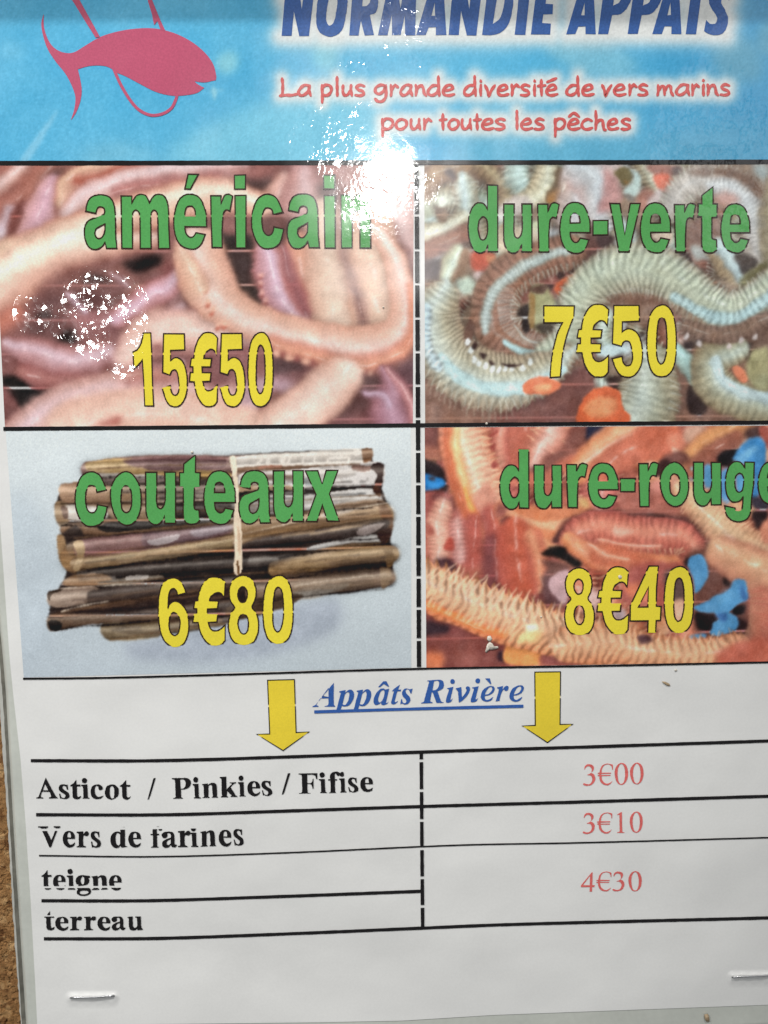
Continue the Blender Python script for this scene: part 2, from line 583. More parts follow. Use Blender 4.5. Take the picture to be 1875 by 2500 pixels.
        if self.gloss and seg >= 0:
            gl = np.exp(-((t - hpos - .12) / .10)**2) * np.clip(wob*2.2 + .25, 0, 1) * self.gloss
            col = col*(1 - gl[..., None]) + np.array([250., 244, 244])*gl[..., None]
        if ridge is not None:
            rr = np.exp(-((t - rpos) / rw)**2)[..., None]
            col = col * (1 - rr*.85) + np.array(ridge, float) * rr*.85
        if seg:
            sgp = seg / self.step
            ph = (along + wob*sgp*.35 - np.abs(side)*segskew) / sgp
            c = .5 + .5*np.cos(2*np.pi*ph)
            c = c**1.4 * (1 + .4*wob)
            f = segamp * c * np.clip(.35 + tt, 0, 1)
            col = col * (1 - f[..., None])
            col = col + (segamp*30*(1-c) * np.clip(.2 + tt, 0, 1))[..., None]
        col = col + wob[..., None]*tex
        self.comp(bx, by, m, col)
        if self.fringe and bris:                         # little legs along the flanks
            fc, fl, fwid = self.fringe
            k = max(1, int(bris/self.step/ max(np.diff(cum).mean(), .3)))
            for i in range(0, len(sp), k):
                for sd in ((-1, 1) if bside == 0 else (bside,)):
                    if random.random() < .12: continue
                    nx_, ny_ = -tn[i, 1]*sd, tn[i, 0]*sd
                    lean = random.uniform(-.1, .5)
                    x0_, y0_ = sp[i, 0] + nx_*ww[i]*.72, sp[i, 1] + ny_*ww[i]*.72
                    Lf = fl/self.step*random.uniform(.6, 1.25) + ww[i]*.28
                    q = np.array(fc, float)*random.uniform(.82, 1.08)
                    self.stick(x0_, y0_, x0_ + (nx_ + tn[i, 0]*lean)*Lf, y0_ + (ny_ + tn[i, 1]*lean)*Lf, fwid/self.step*random.uniform(.7, 1.2), q, .5, al*.8)
    def crowd(self, n, wr, pals, seed, seg=0, segamp=0., bris=0, blen=0, length=(120, 320), x0=None):
        """crowd of loose worms lying underneath"""
        r = random.Random(seed); fr = self.fr; self.fr = (self.x0, self.y0, 1.0)
        Wd, Hd = self.w*self.step, self.h*self.step
        for i in range(n):
            x, y = r.uniform(0, Wd), r.uniform(0, Hd); a = r.uniform(0, 6.28); w = r.uniform(*wr); k = r.uniform(-.9, .9)
            L = r.uniform(*length); p = []
            for j in range(5):
                p.append("%.0f,%.0f,%.0f" % (x, y, w*(1, 1.1, 1.1, 1, .8)[j]))
                x += math.cos(a)*L/4; y += math.sin(a)*L/4; a += k
            hi, ba, ed = r.choice(pals)
            self.worm(' '.join(p), hi, ba, ed, hpos=r.uniform(-.3, .3), hw=.5, soft=3.5, shadow=.45, seg=seg*r.uniform(.8, 1.3), segamp=segamp, bris=bris, blen=blen)
        self.fr = fr
    def lines(self, s, col, n, length, soft=1.2, width=3.0, dirv=None, al=.8, fan=None, jit=.25, taper=True):
        """rows of short hairs standing on a path: fan = (dx,dy) at start and end"""
        p = self.pts(s)
        sp = np.array(smooth_path([(q[0], q[1], False) for q in p], False, 2.0))
        cum = np.concatenate([[0], np.cumsum(np.linalg.norm(np.diff(sp, axis=0), axis=1))])
        for i in range(n):
            u = (i + random.uniform(-jit, jit)) / max(n-1, 1)
            c = np.clip(u, 0, 1) * cum[-1]
            x = np.interp(c, cum, sp[:, 0]); y = np.interp(c, cum, sp[:, 1])
            fx = fan[0][0]*(1-u) + fan[1][0]*u; fy = fan[0][1]*(1-u) + fan[1][1]*u
            L = length / self.step * random.uniform(.75, 1.2)
            q = math.hypot(fx, fy) + 1e-9
            self.stick(x, y, x + fx/q*L, y + fy/q*L, width/self.step*random.uniform(.7, 1.2), col, soft/self.step, al, taper)
    def stick(self, x1, y1, x2, y2, w, col, so, al, taper=True):
        pad = int(w + 3*so + 3)
        bx = max(0, int(min(x1, x2)) - pad); by = max(0, int(min(y1, y2)) - pad)
        ex = min(self.w, int(max(x1, x2)) + pad); ey = min(self.h, int(max(y1, y2)) + pad)
        if ex <= bx or ey <= by: return
        Y, X = np.mgrid[by:ey, bx:ex].astype(float)
        L2 = (x2-x1)**2 + (y2-y1)**2 + 1e-9
        u = np.clip(((X-x1)*(x2-x1) + (Y-y1)*(y2-y1)) / L2, 0, 1)
        d = np.hypot(X - (x1+(x2-x1)*u), Y - (y1+(y2-y1)*u))
        ww = w/2 * ((1 - .75*u) if taper else 1)
        m = al / (1 + np.exp(-np.clip((ww - d) / (so*.6 + .2), -30, 30)))
        self.comp(bx, by, m, np.array(col, float))
    def warp(self, amp, cell, seed):
        n1 = vnoise((self.h, self.w), cell, seed, 3) * amp / self.step
        n2 = vnoise((self.h, self.w), cell, seed + 1, 3) * amp / self.step
        yy, xx = np.mgrid[0:self.h, 0:self.w].astype(float)
        self.a = sample(self.a, xx + n1*1.6, yy + n2*1.6)

def finish(c, desat, gain, cell, amp, seed, con=1.0):
    c.a = 135 + (c.a - 135)*con
    n = vnoise((c.h, c.w), cell, seed, 4, .65)[..., None]
    m = vnoise((c.h, c.w), cell*2.2, seed+3, 3, .6)[..., None]
    L = c.a.mean(-1, keepdims=True)
    c.a = (c.a*(1-desat) + L*desat) * gain
    c.a = c.a * (1 + n*amp) + m*amp*np.array([26., 4., -18.])

def sample(a, x, y):
    h, w = a.shape[:2]
    x = np.clip(x, 0, w - 1.001); y = np.clip(y, 0, h - 1.001)
    x0 = x.astype(int); y0 = y.astype(int)
    fx = (x - x0)[..., None]; fy = (y - y0)[..., None]
    return (a[y0, x0]*(1-fx) + a[y0, x0+1]*fx)*(1-fy) + (a[y0+1, x0]*(1-fx) + a[y0+1, x0+1]*fx)*fy

def dropout_rows(c, strength=1.0):
    """rows without black ink: dark areas turn into pale or pinkish hairlines"""
    xs = c.x0 + np.arange(c.w)*c.step
    ys = (c.y0 + np.arange(c.h)*c.step)[:, None]
    for y0 in DROP:
        yc = rowcurve(xs, y0)[None, :]
        m = np.exp(-((ys - yc) / 3.0)**2)
        if m.max() < .05: continue
        L = c.a.mean(-1, keepdims=True)
        need = np.clip((150 - L) / 110, 0, 1)
        # ink colour without its black part
        mx = c.a.max(-1, keepdims=True)
        sat = (mx - c.a.min(-1, keepdims=True)) / (mx + 1)
        free = np.clip(c.a * (205 / np.maximum(mx, 1)), 0, 255)
        pure = np.where(sat < .25, 222.0, free * .9 + 20)
        tgt = np.where(need > .8, pure, free)
        k = (m[..., None] * need**1.35 * .9 + m[..., None]*.04) * strength
        c.a = c.a * (1 - k) + tgt * k

# ---- picture 1: pale pink lugworms
def paint_lugworms():
    c = Canvas(-24, 384, 1020, 1056, STEP, (160, 112, 108)); c.wf = 1.32; c.soften = .35; c.defseg = 8; c.gloss = .35; c.softf = 1.05
    c.crowd(16, (34, 60), [((214, 180, 190), (190, 145, 148), (120, 76, 74)), ((226, 190, 170), (206, 155, 138), (140, 86, 78))], 5)
    B = c.blob; Wm = c.worm
    c.frame(0, 380, 1.595)
    B("0,0 400,0 400,400 0,500", (172, 112, 100), 12)
    B("900,30 1450,30 1400,330 900,330", (150, 105, 100), 14)
    B("-30,820 300,860 330,1090 -30,1090", (150, 95, 95), 10)
    B("1000,700 1640,760 1640,1090 1000,1090", (130, 88, 88), 12)
    B("1380,420 1640,300 1640,800 1500,800", (150, 110, 105), 12)
    c.frame(0, 395, 3.19)   # upper left
    Wm("-60,300,150 60,180,160 200,60,150 260,-20,140", (230, 205, 200), (200, 155, 140), (160, 95, 80), hpos=-.5, hw=.5, soft=9, shadow=0)
    Wm("-60,420,150 80,330,150 240,200,170 360,60,150", (190, 130, 115), (175, 115, 100), (140, 80, 72), hpos=0, soft=10, shadow=0)
    Wm("-80,560,160 40,520,160 80,430,120", (215, 205, 220), (195, 170, 175), (140, 85, 80), hpos=0, soft=8, shadow=0)
    B("70,430 200,300 260,340 230,450 190,610 60,640", (138, 84, 78), 6)
    B("240,330 290,220 400,60 560,40 600,110 520,190 500,330 420,230 300,270", (120, 86, 80), 9)
    B("330,200 500,190 500,260 380,250", (105, 80, 76), 5)
    Wm("400,200,150 360,320,190 330,440,230 300,560,240 260,640,240", (222, 180, 198), (222, 175, 176), (205, 150, 140), hpos=.1, hw=.7, soft=6, shadow=.2)
    B("470,200 560,260 520,420 640,470 480,520 440,400", (178, 118, 108), 6)
    # pale band curving over the upper middle
    Wm("520,290,150 520,190,150 620,120,150 780,60,150 900,0,140", (232, 195, 165), (222, 175, 150), (185, 110, 90), hpos=-.5, hw=.4, soft=6, shadow=.3)
    Wm("600,150,60 700,150,70 860,90,70 1060,30,70 1200,0,60", (190, 105, 85), (190, 110, 92), (200, 130, 115), soft=8, shadow=0)
    Wm("540,420,120 600,330,130 700,260,150 860,200,160 1050,140,160 1300,90,170 1600,60,190 1800,40,200", (232, 212, 214), (222, 185, 178), (190, 130, 120), hpos=-.35, hw=.5, soft=6, shadow=.25)
    Wm("900,240,60 1100,190,80 1400,160,90 1700,130,90", (200, 135, 130), (190, 128, 126), (175, 112, 110), soft=9, shadow=0, hpos=0)
    B("560,470 600,400 760,420 820,460 700,480", (186, 112, 92), 6)
    c.frame(500, 395, 3.13)
    B("200,60 500,30 1000,20 1080,120 900,170 600,150 300,130 100,130", (176, 118, 112), 12)
    B("430,90 620,60 900,60 930,120 700,140 480,130", (132, 92, 88), 12)
    B("230,150 500,130 560,220 480,260 330,230", (88, 68, 66), 8)
    B("760,160 920,180 1060,150 1060,330 960,420 840,300", (112, 84, 82), 10)
    Wm("1210,60,200 1190,180,230 1180,330,250", (190, 150, 140), (176, 130, 122), (140, 95, 90), soft=10, shadow=0)
    Wm("600,160,120 590,300,230 560,450,240 520,560,220", (228, 190, 180), (224, 180, 165), (200, 140, 120), hpos=.1, hw=.6, soft=7, shadow=.3)
    Wm("740,120,170 730,260,220 700,400,240", (212, 180, 182), (200, 155, 150), (160, 110, 108), soft=9, shadow=.1)
    Wm("1560,120,260 1500,300,300 1480,500,320 1560,800,300", (225, 200, 198), (208, 168, 160), (170, 120, 112), hpos=-.1, soft=9, shadow=.1)
    B("1330,440 1460,470 1530,620 1600,720 1600,900 1480,800 1380,600", (168, 118, 112), 8)
    B("1420,620 1600,860 1600,1100 1530,1050 1470,850", (118, 80, 74), 5)
    B("1500,960 1600,950 1650,1400 1590,1350", (58, 50, 48), 4)
    B("480,400 640,420 760,500 800,640 640,700 480,660 360,560", (120, 84, 80), 10)
    # dark hollows
    B("-20,550 200,560 350,560 360,680 -10,680", (62, 54, 52), 6)
    B("30,690 350,690 360,900 340,1100 200,960 120,850", (78, 62, 60), 6)
    B("160,940 360,950 430,1050 440,1180 420,1240 330,1150 240,1040", (72, 62, 60), 5)
    c.frame(0, 395, 3.19)
    Wm("-80,880,250 100,760,250 300,680,250 520,600,250 760,500,240 1000,420,230 1300,330,230 1560,270,230 1820,270,200 2020,330,160", (246, 230, 210), (232, 196, 172), (198, 128, 108), hpos=-.28, hw=.4, soft=6, shadow=.35)
    Wm("-60,760,150 60,690,150 200,680,100", (235, 208, 180), (228, 196, 168), (215, 175, 150), hpos=0, soft=8, shadow=0)
    Wm("-100,1100,330 60,960,330 250,830,300 450,740,260 650,690,230 900,640,170 1150,610,120", (240, 214, 196), (226, 182, 162), (185, 112, 90), hpos=-.35, hw=.5, soft=10, shadow=.3)
    Wm("-80,900,150 100,790,150 300,690,150 520,610,140 720,520,140", (250, 238, 222), (244, 222, 200), (236, 205, 180), hpos=0, hw=.7, soft=10, shadow=0)
    # shadowed middle
    B("330,960 600,800 900,740 1150,690 1400,740 1420,860 1300,900 1000,1000 700,1080 450,1250 250,1300", (140, 98, 92), 14)
    B("950,790 1060,760 1180,710 1260,730 1250,800 1120,860 1060,870", (46, 40, 40), 7)
    B("640,900 760,880 860,900 820,950 650,950", (88, 70, 68), 8)
    B("1240,860 1330,760 1400,780 1380,900", (160, 100, 98), 8)
    Wm("880,880,40 940,930,60 1010,980,30", (185, 155, 160), (160, 125, 128), (140, 100, 98), soft=6, shadow=0)
    c.frame(0, 700, 3.19)
    B("150,200 350,60 600,20 900,0 1000,80 960,200 700,260 620,360 560,440 350,420 200,380 120,280", (128, 92, 90), 14)
    B("530,320 600,340 600,420 520,440 450,400", (52, 46, 44), 6)
    B("290,200 400,200 380,240 280,240", (62, 54, 52), 6)
    B("600,250 1020,240 1100,400 1000,640 780,680 620,420", (158, 112, 110), 12)
    Wm("640,240,150 760,280,150 900,260,150", (180, 130, 132), (168, 118, 118), (140, 95, 95), soft=12, shadow=0)
    Wm("530,70,40 590,120,55 650,180,50", (200, 175, 190), (180, 150, 160), (150, 110, 112), soft=4, shadow=0)
    Wm("-40,320,150 40,260,140 130,200,110", (205, 130, 110), (196, 124, 108), (175, 110, 96), soft=12, shadow=0)
    for x, y, rx, ry in ((420, 130, 120, 40), (700, 90, 140, 36), (300, 330, 80, 40), (620, 460, 90, 30), (980, 330, 70, 40), (330, 240, 60, 30)):
        B("%d,%d %d,%d %d,%d %d,%d" % (x-rx, y, x, y-ry, x+rx, y+6, x+10, y+ry), (96, 68, 68), 9, .6)
    # short lilac worm
    Wm("940,230,130 1060,150,150 1180,70,160 1300,10,150 1360,-60,120", (222, 192, 212), (205, 150, 155), (160, 92, 88), hpos=-.1, hw=.5, soft=6, shadow=.4)
    B("1240,230 1300,140 1420,40 1440,160 1460,230", (160, 120, 118), 6)
    B("1290,220 1400,120 1450,120 1430,230", (205, 180, 188), 5)
    # lower-left loop
    Wm("90,480,130 250,520,200 450,590,230 650,600,230 800,560,200", (216, 190, 202), (190, 145, 148), (160, 98, 92), hpos=-.3, hw=.35, soft=7, shadow=.35)
    Wm("60,660,140 250,710,130 450,740,110 700,720,80", (190, 130, 124), (172, 112, 108), (150, 82, 78), soft=10, shadow=0)
    Wm("0,560,90 60,600,110 60,660,90", (140, 96, 94), (130, 88, 86), (110, 72, 70), soft=9, shadow=0)
    B("20,690 120,700 240,765 300,800 480,810 500,840 330,930 180,1040 150,950 80,840 20,780", (40, 38, 38), 5)
    B("40,800 100,840 150,960 200,1000 150,1090 30,1090", (130, 88, 86), 8)
    B("780,640 860,600 920,680 960,720 800,730", (140, 92, 88), 8)
    # bottom arc and its paler twin
    Wm("150,1180,250 330,1020,250 560,900,250 820,830,240 1080,810,230 1400,830,230 1700,880,230 2000,1010,240", (226, 202, 210), (216, 180, 172), (196, 142, 132), hpos=-.2, hw=.35, soft=7, shadow=.4)
    Wm("560,1080,300 800,1010,300 1100,960,300 1500,1000,300 1900,1120,320", (240, 208, 190), (226, 184, 164), (214, 168, 148), hpos=0, hw=.7, soft=12, shadow=0)
    B("740,1080 860,1030 960,1010 950,1070", (186, 112, 102), 7)
    # band behind the price
    Wm("1020,520,200 1150,380,270 1350,330,260 1600,350,260 1800,420,230 2000,540,120", (236, 208, 196), (224, 184, 170), (190, 130, 122), hpos=-.1, hw=.6, soft=10, shadow=.2)
    Wm("1010,700,90 1250,700,100 1450,680,90 1650,640,80", (196, 140, 128), (186, 128, 120), (176, 120, 116), soft=12, shadow=0)
    B("1180,470 1260,440 1270,500 1190,520", (160, 110, 104), 6)
    B("1560,560 1700,600 1720,640 1560,740", (140, 96, 96), 10)
    c.frame(500, 700, 3.13)
    B("-20,500 200,440 330,420 520,520 760,560 770,640 640,760 500,760 300,740 0,760", (150, 104, 104), 9)
    B("520,540 700,540 770,600 700,660 560,680 500,640", (100, 78, 80), 8)
    B("300,720 560,700 700,740 620,840 480,860 300,900", (190, 160, 172), 10)
    B("490,800 620,830 560,960 470,1000 400,930", (146, 100, 92), 7)
    # right-hand big worms
    c.frame(500, 395, 3.13)
    Wm("720,640,160 740,760,200 770,880,190 800,990,120", (236, 178, 150), (226, 160, 134), (196, 122, 104), hpos=0, soft=7, shadow=.2)
    Wm("900,400,180 920,560,230 930,760,260 940,900,270 960,1100,280 990,1260,280", (232, 212, 190), (222, 188, 166), (205, 156, 134), hpos=-.2, hw=.6, soft=7, shadow=.25)
    Wm("1180,350,200 1250,500,290 1280,700,330 1310,900,340 1330,1100,340 1340,1250,330", (236, 208, 184), (230, 192, 166), (212, 160, 132), hpos=-.05, hw=.6, soft=7, shadow=.2)
    Wm("1010,480,50 1050,640,60 1080,780,70 1120,900,80 1160,1000,80 1190,1100,80 1210,1230,90", (176, 140, 128), (182, 146, 134), (208, 170, 150), hpos=.1, hw=.5, soft=7, shadow=.12)
    Wm("1150,980,40 1180,1100,44 1205,1220,40", (150, 112, 104), (160, 122, 112), (185, 146, 132), soft=5, shadow=0)
    # lilac worm with parapodia
    Wm("470,690,130 500,800,180 530,900,190 560,1000,200 640,1130,190 730,1250,130", (214, 190, 212), (204, 160, 172), (178, 108, 104), hpos=-.15, hw=.4, soft=5, shadow=.4, bris=16, blen=.14, bside=1)
    Wm("600,680,60 640,820,90 680,940,110 720,1040,110 760,1130,70", (160, 100, 104), (168, 102, 104), (190, 122, 112), hpos=0, soft=8, shadow=0)
    for x, y in ((430, 860), (425, 930), (440, 1000), (470, 1060), (500, 1130), (540, 1190)):
        B("%d,%d %d,%d %d,%d %d,%d" % (x-22, y, x, y-22, x+26, y, x, y+22), (226, 170, 160), 3)
        B("%d,%d %d,%d %d,%d %d,%d" % (x-20, y+28, x, y+18, x+22, y+28, x, y+38), (170, 96, 88), 3)
    # the big U
    Wm("1560,840,70 1590,1000,90", (170, 120, 110), (150, 100, 92), (110, 72, 66), soft=7, shadow=0)
    c.frame(500, 700, 3.13)
    Wm("1200,-500,90 1330,-400,110 1420,-260,130 1480,-80,150 1520,80,170 1530,230,190 1480,370,220 1330,440,240 1100,450,230 850,410,220 620,350,210 420,280,210 240,190,230 90,60,290 0,-100,330 -40,-260,300", (240, 218, 208), (230, 190, 168), (212, 150, 126), hpos=-.15, hw=.42, soft=5, shadow=.45, tex=7)
    Wm("1560,0,40 1590,140,50 1590,330,70 1520,480,70", (226, 150, 120), (222, 146, 116), (206, 128, 104), soft=8, shadow=0)
    Wm("520,430,80 700,490,90 900,550,110 1100,590,120 1300,570,120 1480,500,90", (232, 168, 140), (226, 156, 130), (206, 120, 104), hpos=0, soft=9, shadow=0)
    for x, y in ((560, 510), (650, 540), (770, 580), (900, 620), (1000, 625), (1090, 650), (1180, 640), (1260, 660), (1340, 665)):
        B("%d,%d %d,%d %d,%d %d,%d" % (x-35, y, x, y-30, x+36, y, x, y+30), (238, 186, 160), 4)
        B("%d,%d %d,%d %d,%d %d,%d" % (x+38, y+20, x+50, y-24, x+66, y+16, x+50, y+44), (160, 92, 88), 4)
    for k in range(26):      # narrow dark creases and pores on the pale flesh
        x = random.uniform(-400, 1500); y = random.uniform(-150, 1000)
        B("%d,%d %d,%d %d,%d %d,%d" % (x-14, y, x, y-3, x+16, y+3, x, y+5), (176, 112, 104), 2.5, .55)
    # feet on the left limb of the U
    for x, y in ((60, 180), (20, 120), (110, 300), (0, 20), (150, 290)):
        B("%d,%d %d,%d %d,%d %d,%d" % (x-24, y+30, x, y-6, x+22, y+10, x-2, y+44), (204, 118, 98), 3)
        B("%d,%d %d,%d %d,%d %d,%d" % (x-24, y-8, x+4, y-30, x+30, y-8, x, y+14), (238, 192, 168), 3)
    c.frame(0, 395, 3.19)
    Wm("1430,760,120 1480,850,150 1520,950,170", (236, 206, 180), (228, 186, 160), (206, 150, 128), soft=7, shadow=.1)
    # lower right
    c.frame(500, 700, 3.13)
    B("900,640 1200,690 1560,640 1640,760 1640,1100 850,1100 1000,900", (136, 92, 92), 10)
    B("1130,700 1340,680 1400,740 1260,790 1140,770", (104, 80, 80), 8)
    B("960,960 1050,840 1200,780 1330,850 1200,960 1000,1000", (112, 80, 78), 8)
    B("1480,620 1620,560 1640,800 1540,760", (108, 78, 84), 7)
    Wm("1040,690,250 900,820,300 740,950,290 560,1080,280", (240, 218, 204), (230, 196, 178), (206, 150, 128), hpos=-.05, hw=.6, soft=7, shadow=.35)
    Wm("1360,640,40 1440,760,150 1400,900,220 1450,1060,260", (196, 158, 178), (176, 126, 140), (150, 98, 104), hpos=-.1, soft=9, shadow=.1)
    Wm("1230,810,40 1350,830,60 1400,900,60", (205, 180, 205), (190, 160, 180), (170, 130, 150), soft=6, shadow=0)
    Wm("1410,650,40 1500,760,60 1580,900,70 1620,1030,70", (214, 160, 162), (200, 140, 144), (176, 116, 120), soft=6, shadow=.1)
    c.a = c.a * np.array([.965, .925, .92])
    finish(c, .20, .99, 12, .08, 401, 1.16)
    c.warp(4.0, 20, 5)
    c.a += vnoise((c.h, c.w), 26, 8, 3)[..., None]*7
    return c

# ---- picture 2: grey-green ragworms
def paint_green_ragworms():
    c = Canvas(1030, 384, 2076, 1050, STEP, (150, 122, 106)); c.wf = 1.15; c.segf = 1.3; c.soften = .15
    B = c.blob; Wm = c.worm
    c.fringe = ((214, 204, 190), 7, 3.0); c.gloss = .25
    c.crowd(46, (34, 66), [((206, 214, 206), (180, 182, 160), (120, 100, 82)), ((200, 190, 170), (166, 140, 112), (96, 68, 56)), ((196, 150, 136), (160, 100, 86), (84, 52, 48)), ((214, 206, 206), (186, 166, 160), (110, 84, 78))], 9, 10, .2, 10, .1)
    n = vnoise((c.h, c.w), 34, 21, 4, .65)
    n2 = vnoise((c.h, c.w), 18, 22, 3, .6)
    c.a += n[..., None]*np.array([26, 26, 26]) + n2[..., None]*np.array([16, 10, 6])
    pale, gg, brn, dark, pnk, red = (212, 216, 210), (186, 186, 164), (150, 114, 96), (70, 54, 52), (196, 160, 150), (160, 96, 86)
    c.frame(1030, 395, 3.858)
    Wm("20,260,180 130,130,200 330,60,190 560,60,180", (176, 136, 104), (160, 118, 90), (130, 92, 72), soft=8, shadow=.1)
    Wm("560,40,160 700,150,170 800,290,160 780,380,120", (186, 160, 128), (160, 128, 100), (130, 98, 76), soft=7, shadow=.1, seg=14, segamp=.15)
    Wm("-60,560,200 60,560,170 260,650,170 400,560,190 430,400,190 410,260,190 400,170,130", (206, 214, 214), (196, 190, 172), (160, 134, 112), hpos=-.2, hw=.5, soft=6, shadow=.4, seg=16, segamp=.10, bris=15, blen=.12)
    Wm("-40,700,190 120,690,190 280,620,170 400,520,120", (226, 214, 196), (212, 196, 172), (180, 150, 122), soft=7, shadow=.2)
    B("120,430 200,380 240,470 220,570 160,560", (128, 96, 78), 6)
    B("200,90 260,60 330,150 290,170", (90, 66, 62), 6)
    B("140,340 200,320 260,370 220,420 150,420", (222, 216, 202), 5)
    B("-20,380 60,400 100,470 20,560 -20,520", (176, 172, 150), 7)
    Wm("10,860,160 160,800,150 330,720,150 450,650,140", (172, 118, 100), (160, 104, 88), (130, 84, 74), soft=9, shadow=0)
    B("-20,950 220,930 230,1040 140,1120 -20,1080", (92, 70, 70), 8)
    Wm("330,860,140 280,960,160 230,1090,120", (214, 216, 200), (196, 190, 160), (160, 130, 100), hpos=-.2, soft=7, shadow=.2)
    B("380,820 460,800 440,980 300,1130 250,1140 330,1000", (158, 116, 92), 7)
    Wm("900,30,200 900,150,210 960,260,180", (206, 220, 216), (190, 200, 192), (150, 150, 136), hpos=-.2, soft=6, shadow=.3, seg=13, segamp=.14, bris=14, blen=.1)
    Wm("1180,40,170 1160,180,200 1080,300,200 980,360,150", (226, 214, 190), (208, 190, 164), (176, 144, 112), soft=6, shadow=.3, seg=15, segamp=.12)
    B("1270,60 1330,60 1320,220 1240,330 1180,400 1160,340 1250,230", (128, 100, 78), 5)
    B("1190,330 1300,240 1390,230 1320,330 1230,390 1180,390", (186, 130, 84), 5)
    Wm("1640,20,420 1560,180,420 1500,330,400 1440,480,330", (208, 200, 204), (200, 172, 166), (182, 146, 136), hpos=-.1, hw=.5, soft=10, shadow=.2, seg=11, segamp=.05)
    Wm("1350,120,50 1350,190,70 1330,250,40", (220, 200, 190), (206, 180, 168), (180, 150, 140), soft=5, shadow=0)
    B("900,320 1000,330 1040,420 900,500 720,560 720,420", (214, 192, 186), 8)
    B("740,600 860,570 860,650 760,680", (156, 118, 88), 6)
    B("1010,560 1100,560 1090,660 1010,640", (214, 208, 170), 6)
    B("700,640 1080,640 1150,830 900,900 720,860", (212, 184, 160), 10)
    B("470,860 560,840 680,880 690,1000 620,1060 480,1020", (216, 104, 84), 6)
    B("600,880 690,900 680,980 630,970", (222, 140, 104), 5)
    B("480,1050 600,1040 620,1110 540,1150", (226, 190, 186), 6)
    B("700,900 900,880 820,980 640,1130 500,1260 350,1270 560,1100 690,1010", (200, 168, 142), 10)
    B("320,1120 450,1090 520,1200 420,1260 330,1200", (206, 210, 192), 7)
    B("30,1120 180,1130 200,1280 60,1280", (128, 96, 80), 8)
    # red-brown hollow to the right of the C worm
    B("820,1080 960,920 1180,850 1360,760 1640,820 1659,1000 1400,1060 1300,1280 700,1280", (152, 92, 84), 10)
    for p in ("1370,930 1450,920 1540,1000 1460,1080 1380,1070", "1260,1000 1330,1010 1340,1120 1270,1100", "1010,1180 1120,1160 1110,1230 1020,1220", "1140,1150 1250,1170 1200,1220", "1480,870 1560,860 1580,920 1500,920"):
        B(p, (84, 60, 58), 4)
    for p in ("1180,1090 1230,1090 1230,1150", "1360,1040 1400,1090 1480,1060 1380,1060", "1540,860 1600,880 1590,920"):
        B(p, (206, 150, 136), 4)
    c.frame(1440, 395, 3.814)
    Wm("-60,100,330 60,200,330 60,400,250", (206, 202, 206), (196, 184, 184), (196, 150, 144), soft=9, shadow=0)
    B("150,60 260,200 300,330 250,400 150,480 60,480 120,300", (196, 140, 136), 9)
    B("220,90 300,40 390,70 400,160 350,220 290,200 250,150", (126, 108, 78), 4)
    B("310,170 370,180 350,210", (150, 110, 70), 4)
    B("380,60 470,110 480,250 420,330 340,320 300,270 390,200 410,120", (196, 206, 202), 5)
    B("320,300 420,330 400,380 330,350", (140, 126, 120), 5)
    B("530,30 700,20 860,60 780,130 600,120", (172, 116, 104), 7)
    B("590,130 720,110 800,210 740,290 690,290 620,220", (226, 110, 86), 5)
    B("640,170 740,170 750,250 690,260", (234, 124, 98), 5)
    B("760,50 860,60 860,120 780,130", (120, 96, 92), 6)
    B("480,250 620,290 600,420 480,480 440,380", (180, 122, 108), 8)
    B("540,370 660,250 760,330 720,420 560,420", (226, 198, 194), 7)
    # big pale furry loop at right
    Wm("760,420,200 860,260,230 1020,170,240 1220,170,240 1400,270,250 1530,430,270 1590,620,280 1560,820,260 1450,920,180", (206, 190, 184), (196, 176, 164), (164, 138, 126), hpos=-.1, hw=.7, soft=6, shadow=.3, seg=9, segamp=.08, bris=9, blen=.10)
    Wm("1160,220,140 1340,260,200 1470,400,220 1560,560,240 1600,760,200", (214, 206, 206), (202, 190, 188), (176, 160, 156), hpos=-.2, soft=6, shadow=0, seg=8, segamp=.12)
    B("1150,330 1280,290 1400,340 1350,400 1180,400", (196, 146, 136), 10)
    B("1130,70 1300,60 1500,140 1640,290 1640,330 1560,330 1460,220 1300,140 1150,120", (128, 94, 78), 7)
    B("1000,60 1120,40 1120,130 900,110", (134, 108, 98), 7)
    B("1530,30 1659,20 1659,200 1560,120", (170, 172, 170), 10)
    Wm("1760,200,200 1740,500,300 1720,800,260", (176, 160, 130), (160, 140, 112), (130, 106, 84), soft=10, shadow=0)
    # hollow behind letters
    B("900,620 1050,520 1200,520 1200,760 1050,850 880,800", (152, 116, 106), 10)
    B("0,560 60,700 280,740 260,840 0,980 -60,800", (120, 80, 74), 9)
    B("60,700 240,690 200,800 100,800", (92, 68, 66), 6)
    B("280,500 420,640 440,840 300,900 180,880 260,700", (196, 200, 196), 8)
    B("560,690 760,640 760,760 640,760", (222, 190, 170), 6)
    B("660,840 900,850 960,960 860,930 700,900", (84, 64, 62), 6)
    B("930,780 1100,820 1130,920 980,900", (182, 178, 176), 7)
    Wm("1160,830,160 1280,980,200 1400,1130,200 1450,1220,160", (196, 164, 132), (182, 150, 120), (150, 120, 98), hpos=0, soft=7, shadow=.2, seg=11, segamp=.08)
    Wm("1200,780,130 1330,930,140 1430,1080,130 1450,1180,60", (206, 216, 218), (190, 196, 196), (150, 150, 150), soft=6, shadow=.2)
    B("1340,880 1450,850 1560,920 1530,1000 1440,1060 1380,960", (92, 78, 74), 6)
    B("1400,1100 1540,980 1659,920 1659,1050 1500,1200 1380,1259", (132, 118, 86), 6)
    B("1440,1240 1659,1040 1659,1259", (160, 170, 164), 6)
    c.frame(1440, 700, 3.814)
    B("1100,-60 1240,-40 1400,0 1300,110 1150,80", (182, 150, 130), 7)
    B("1190,10 1240,70 1210,120 1130,80", (150, 92, 76), 5)
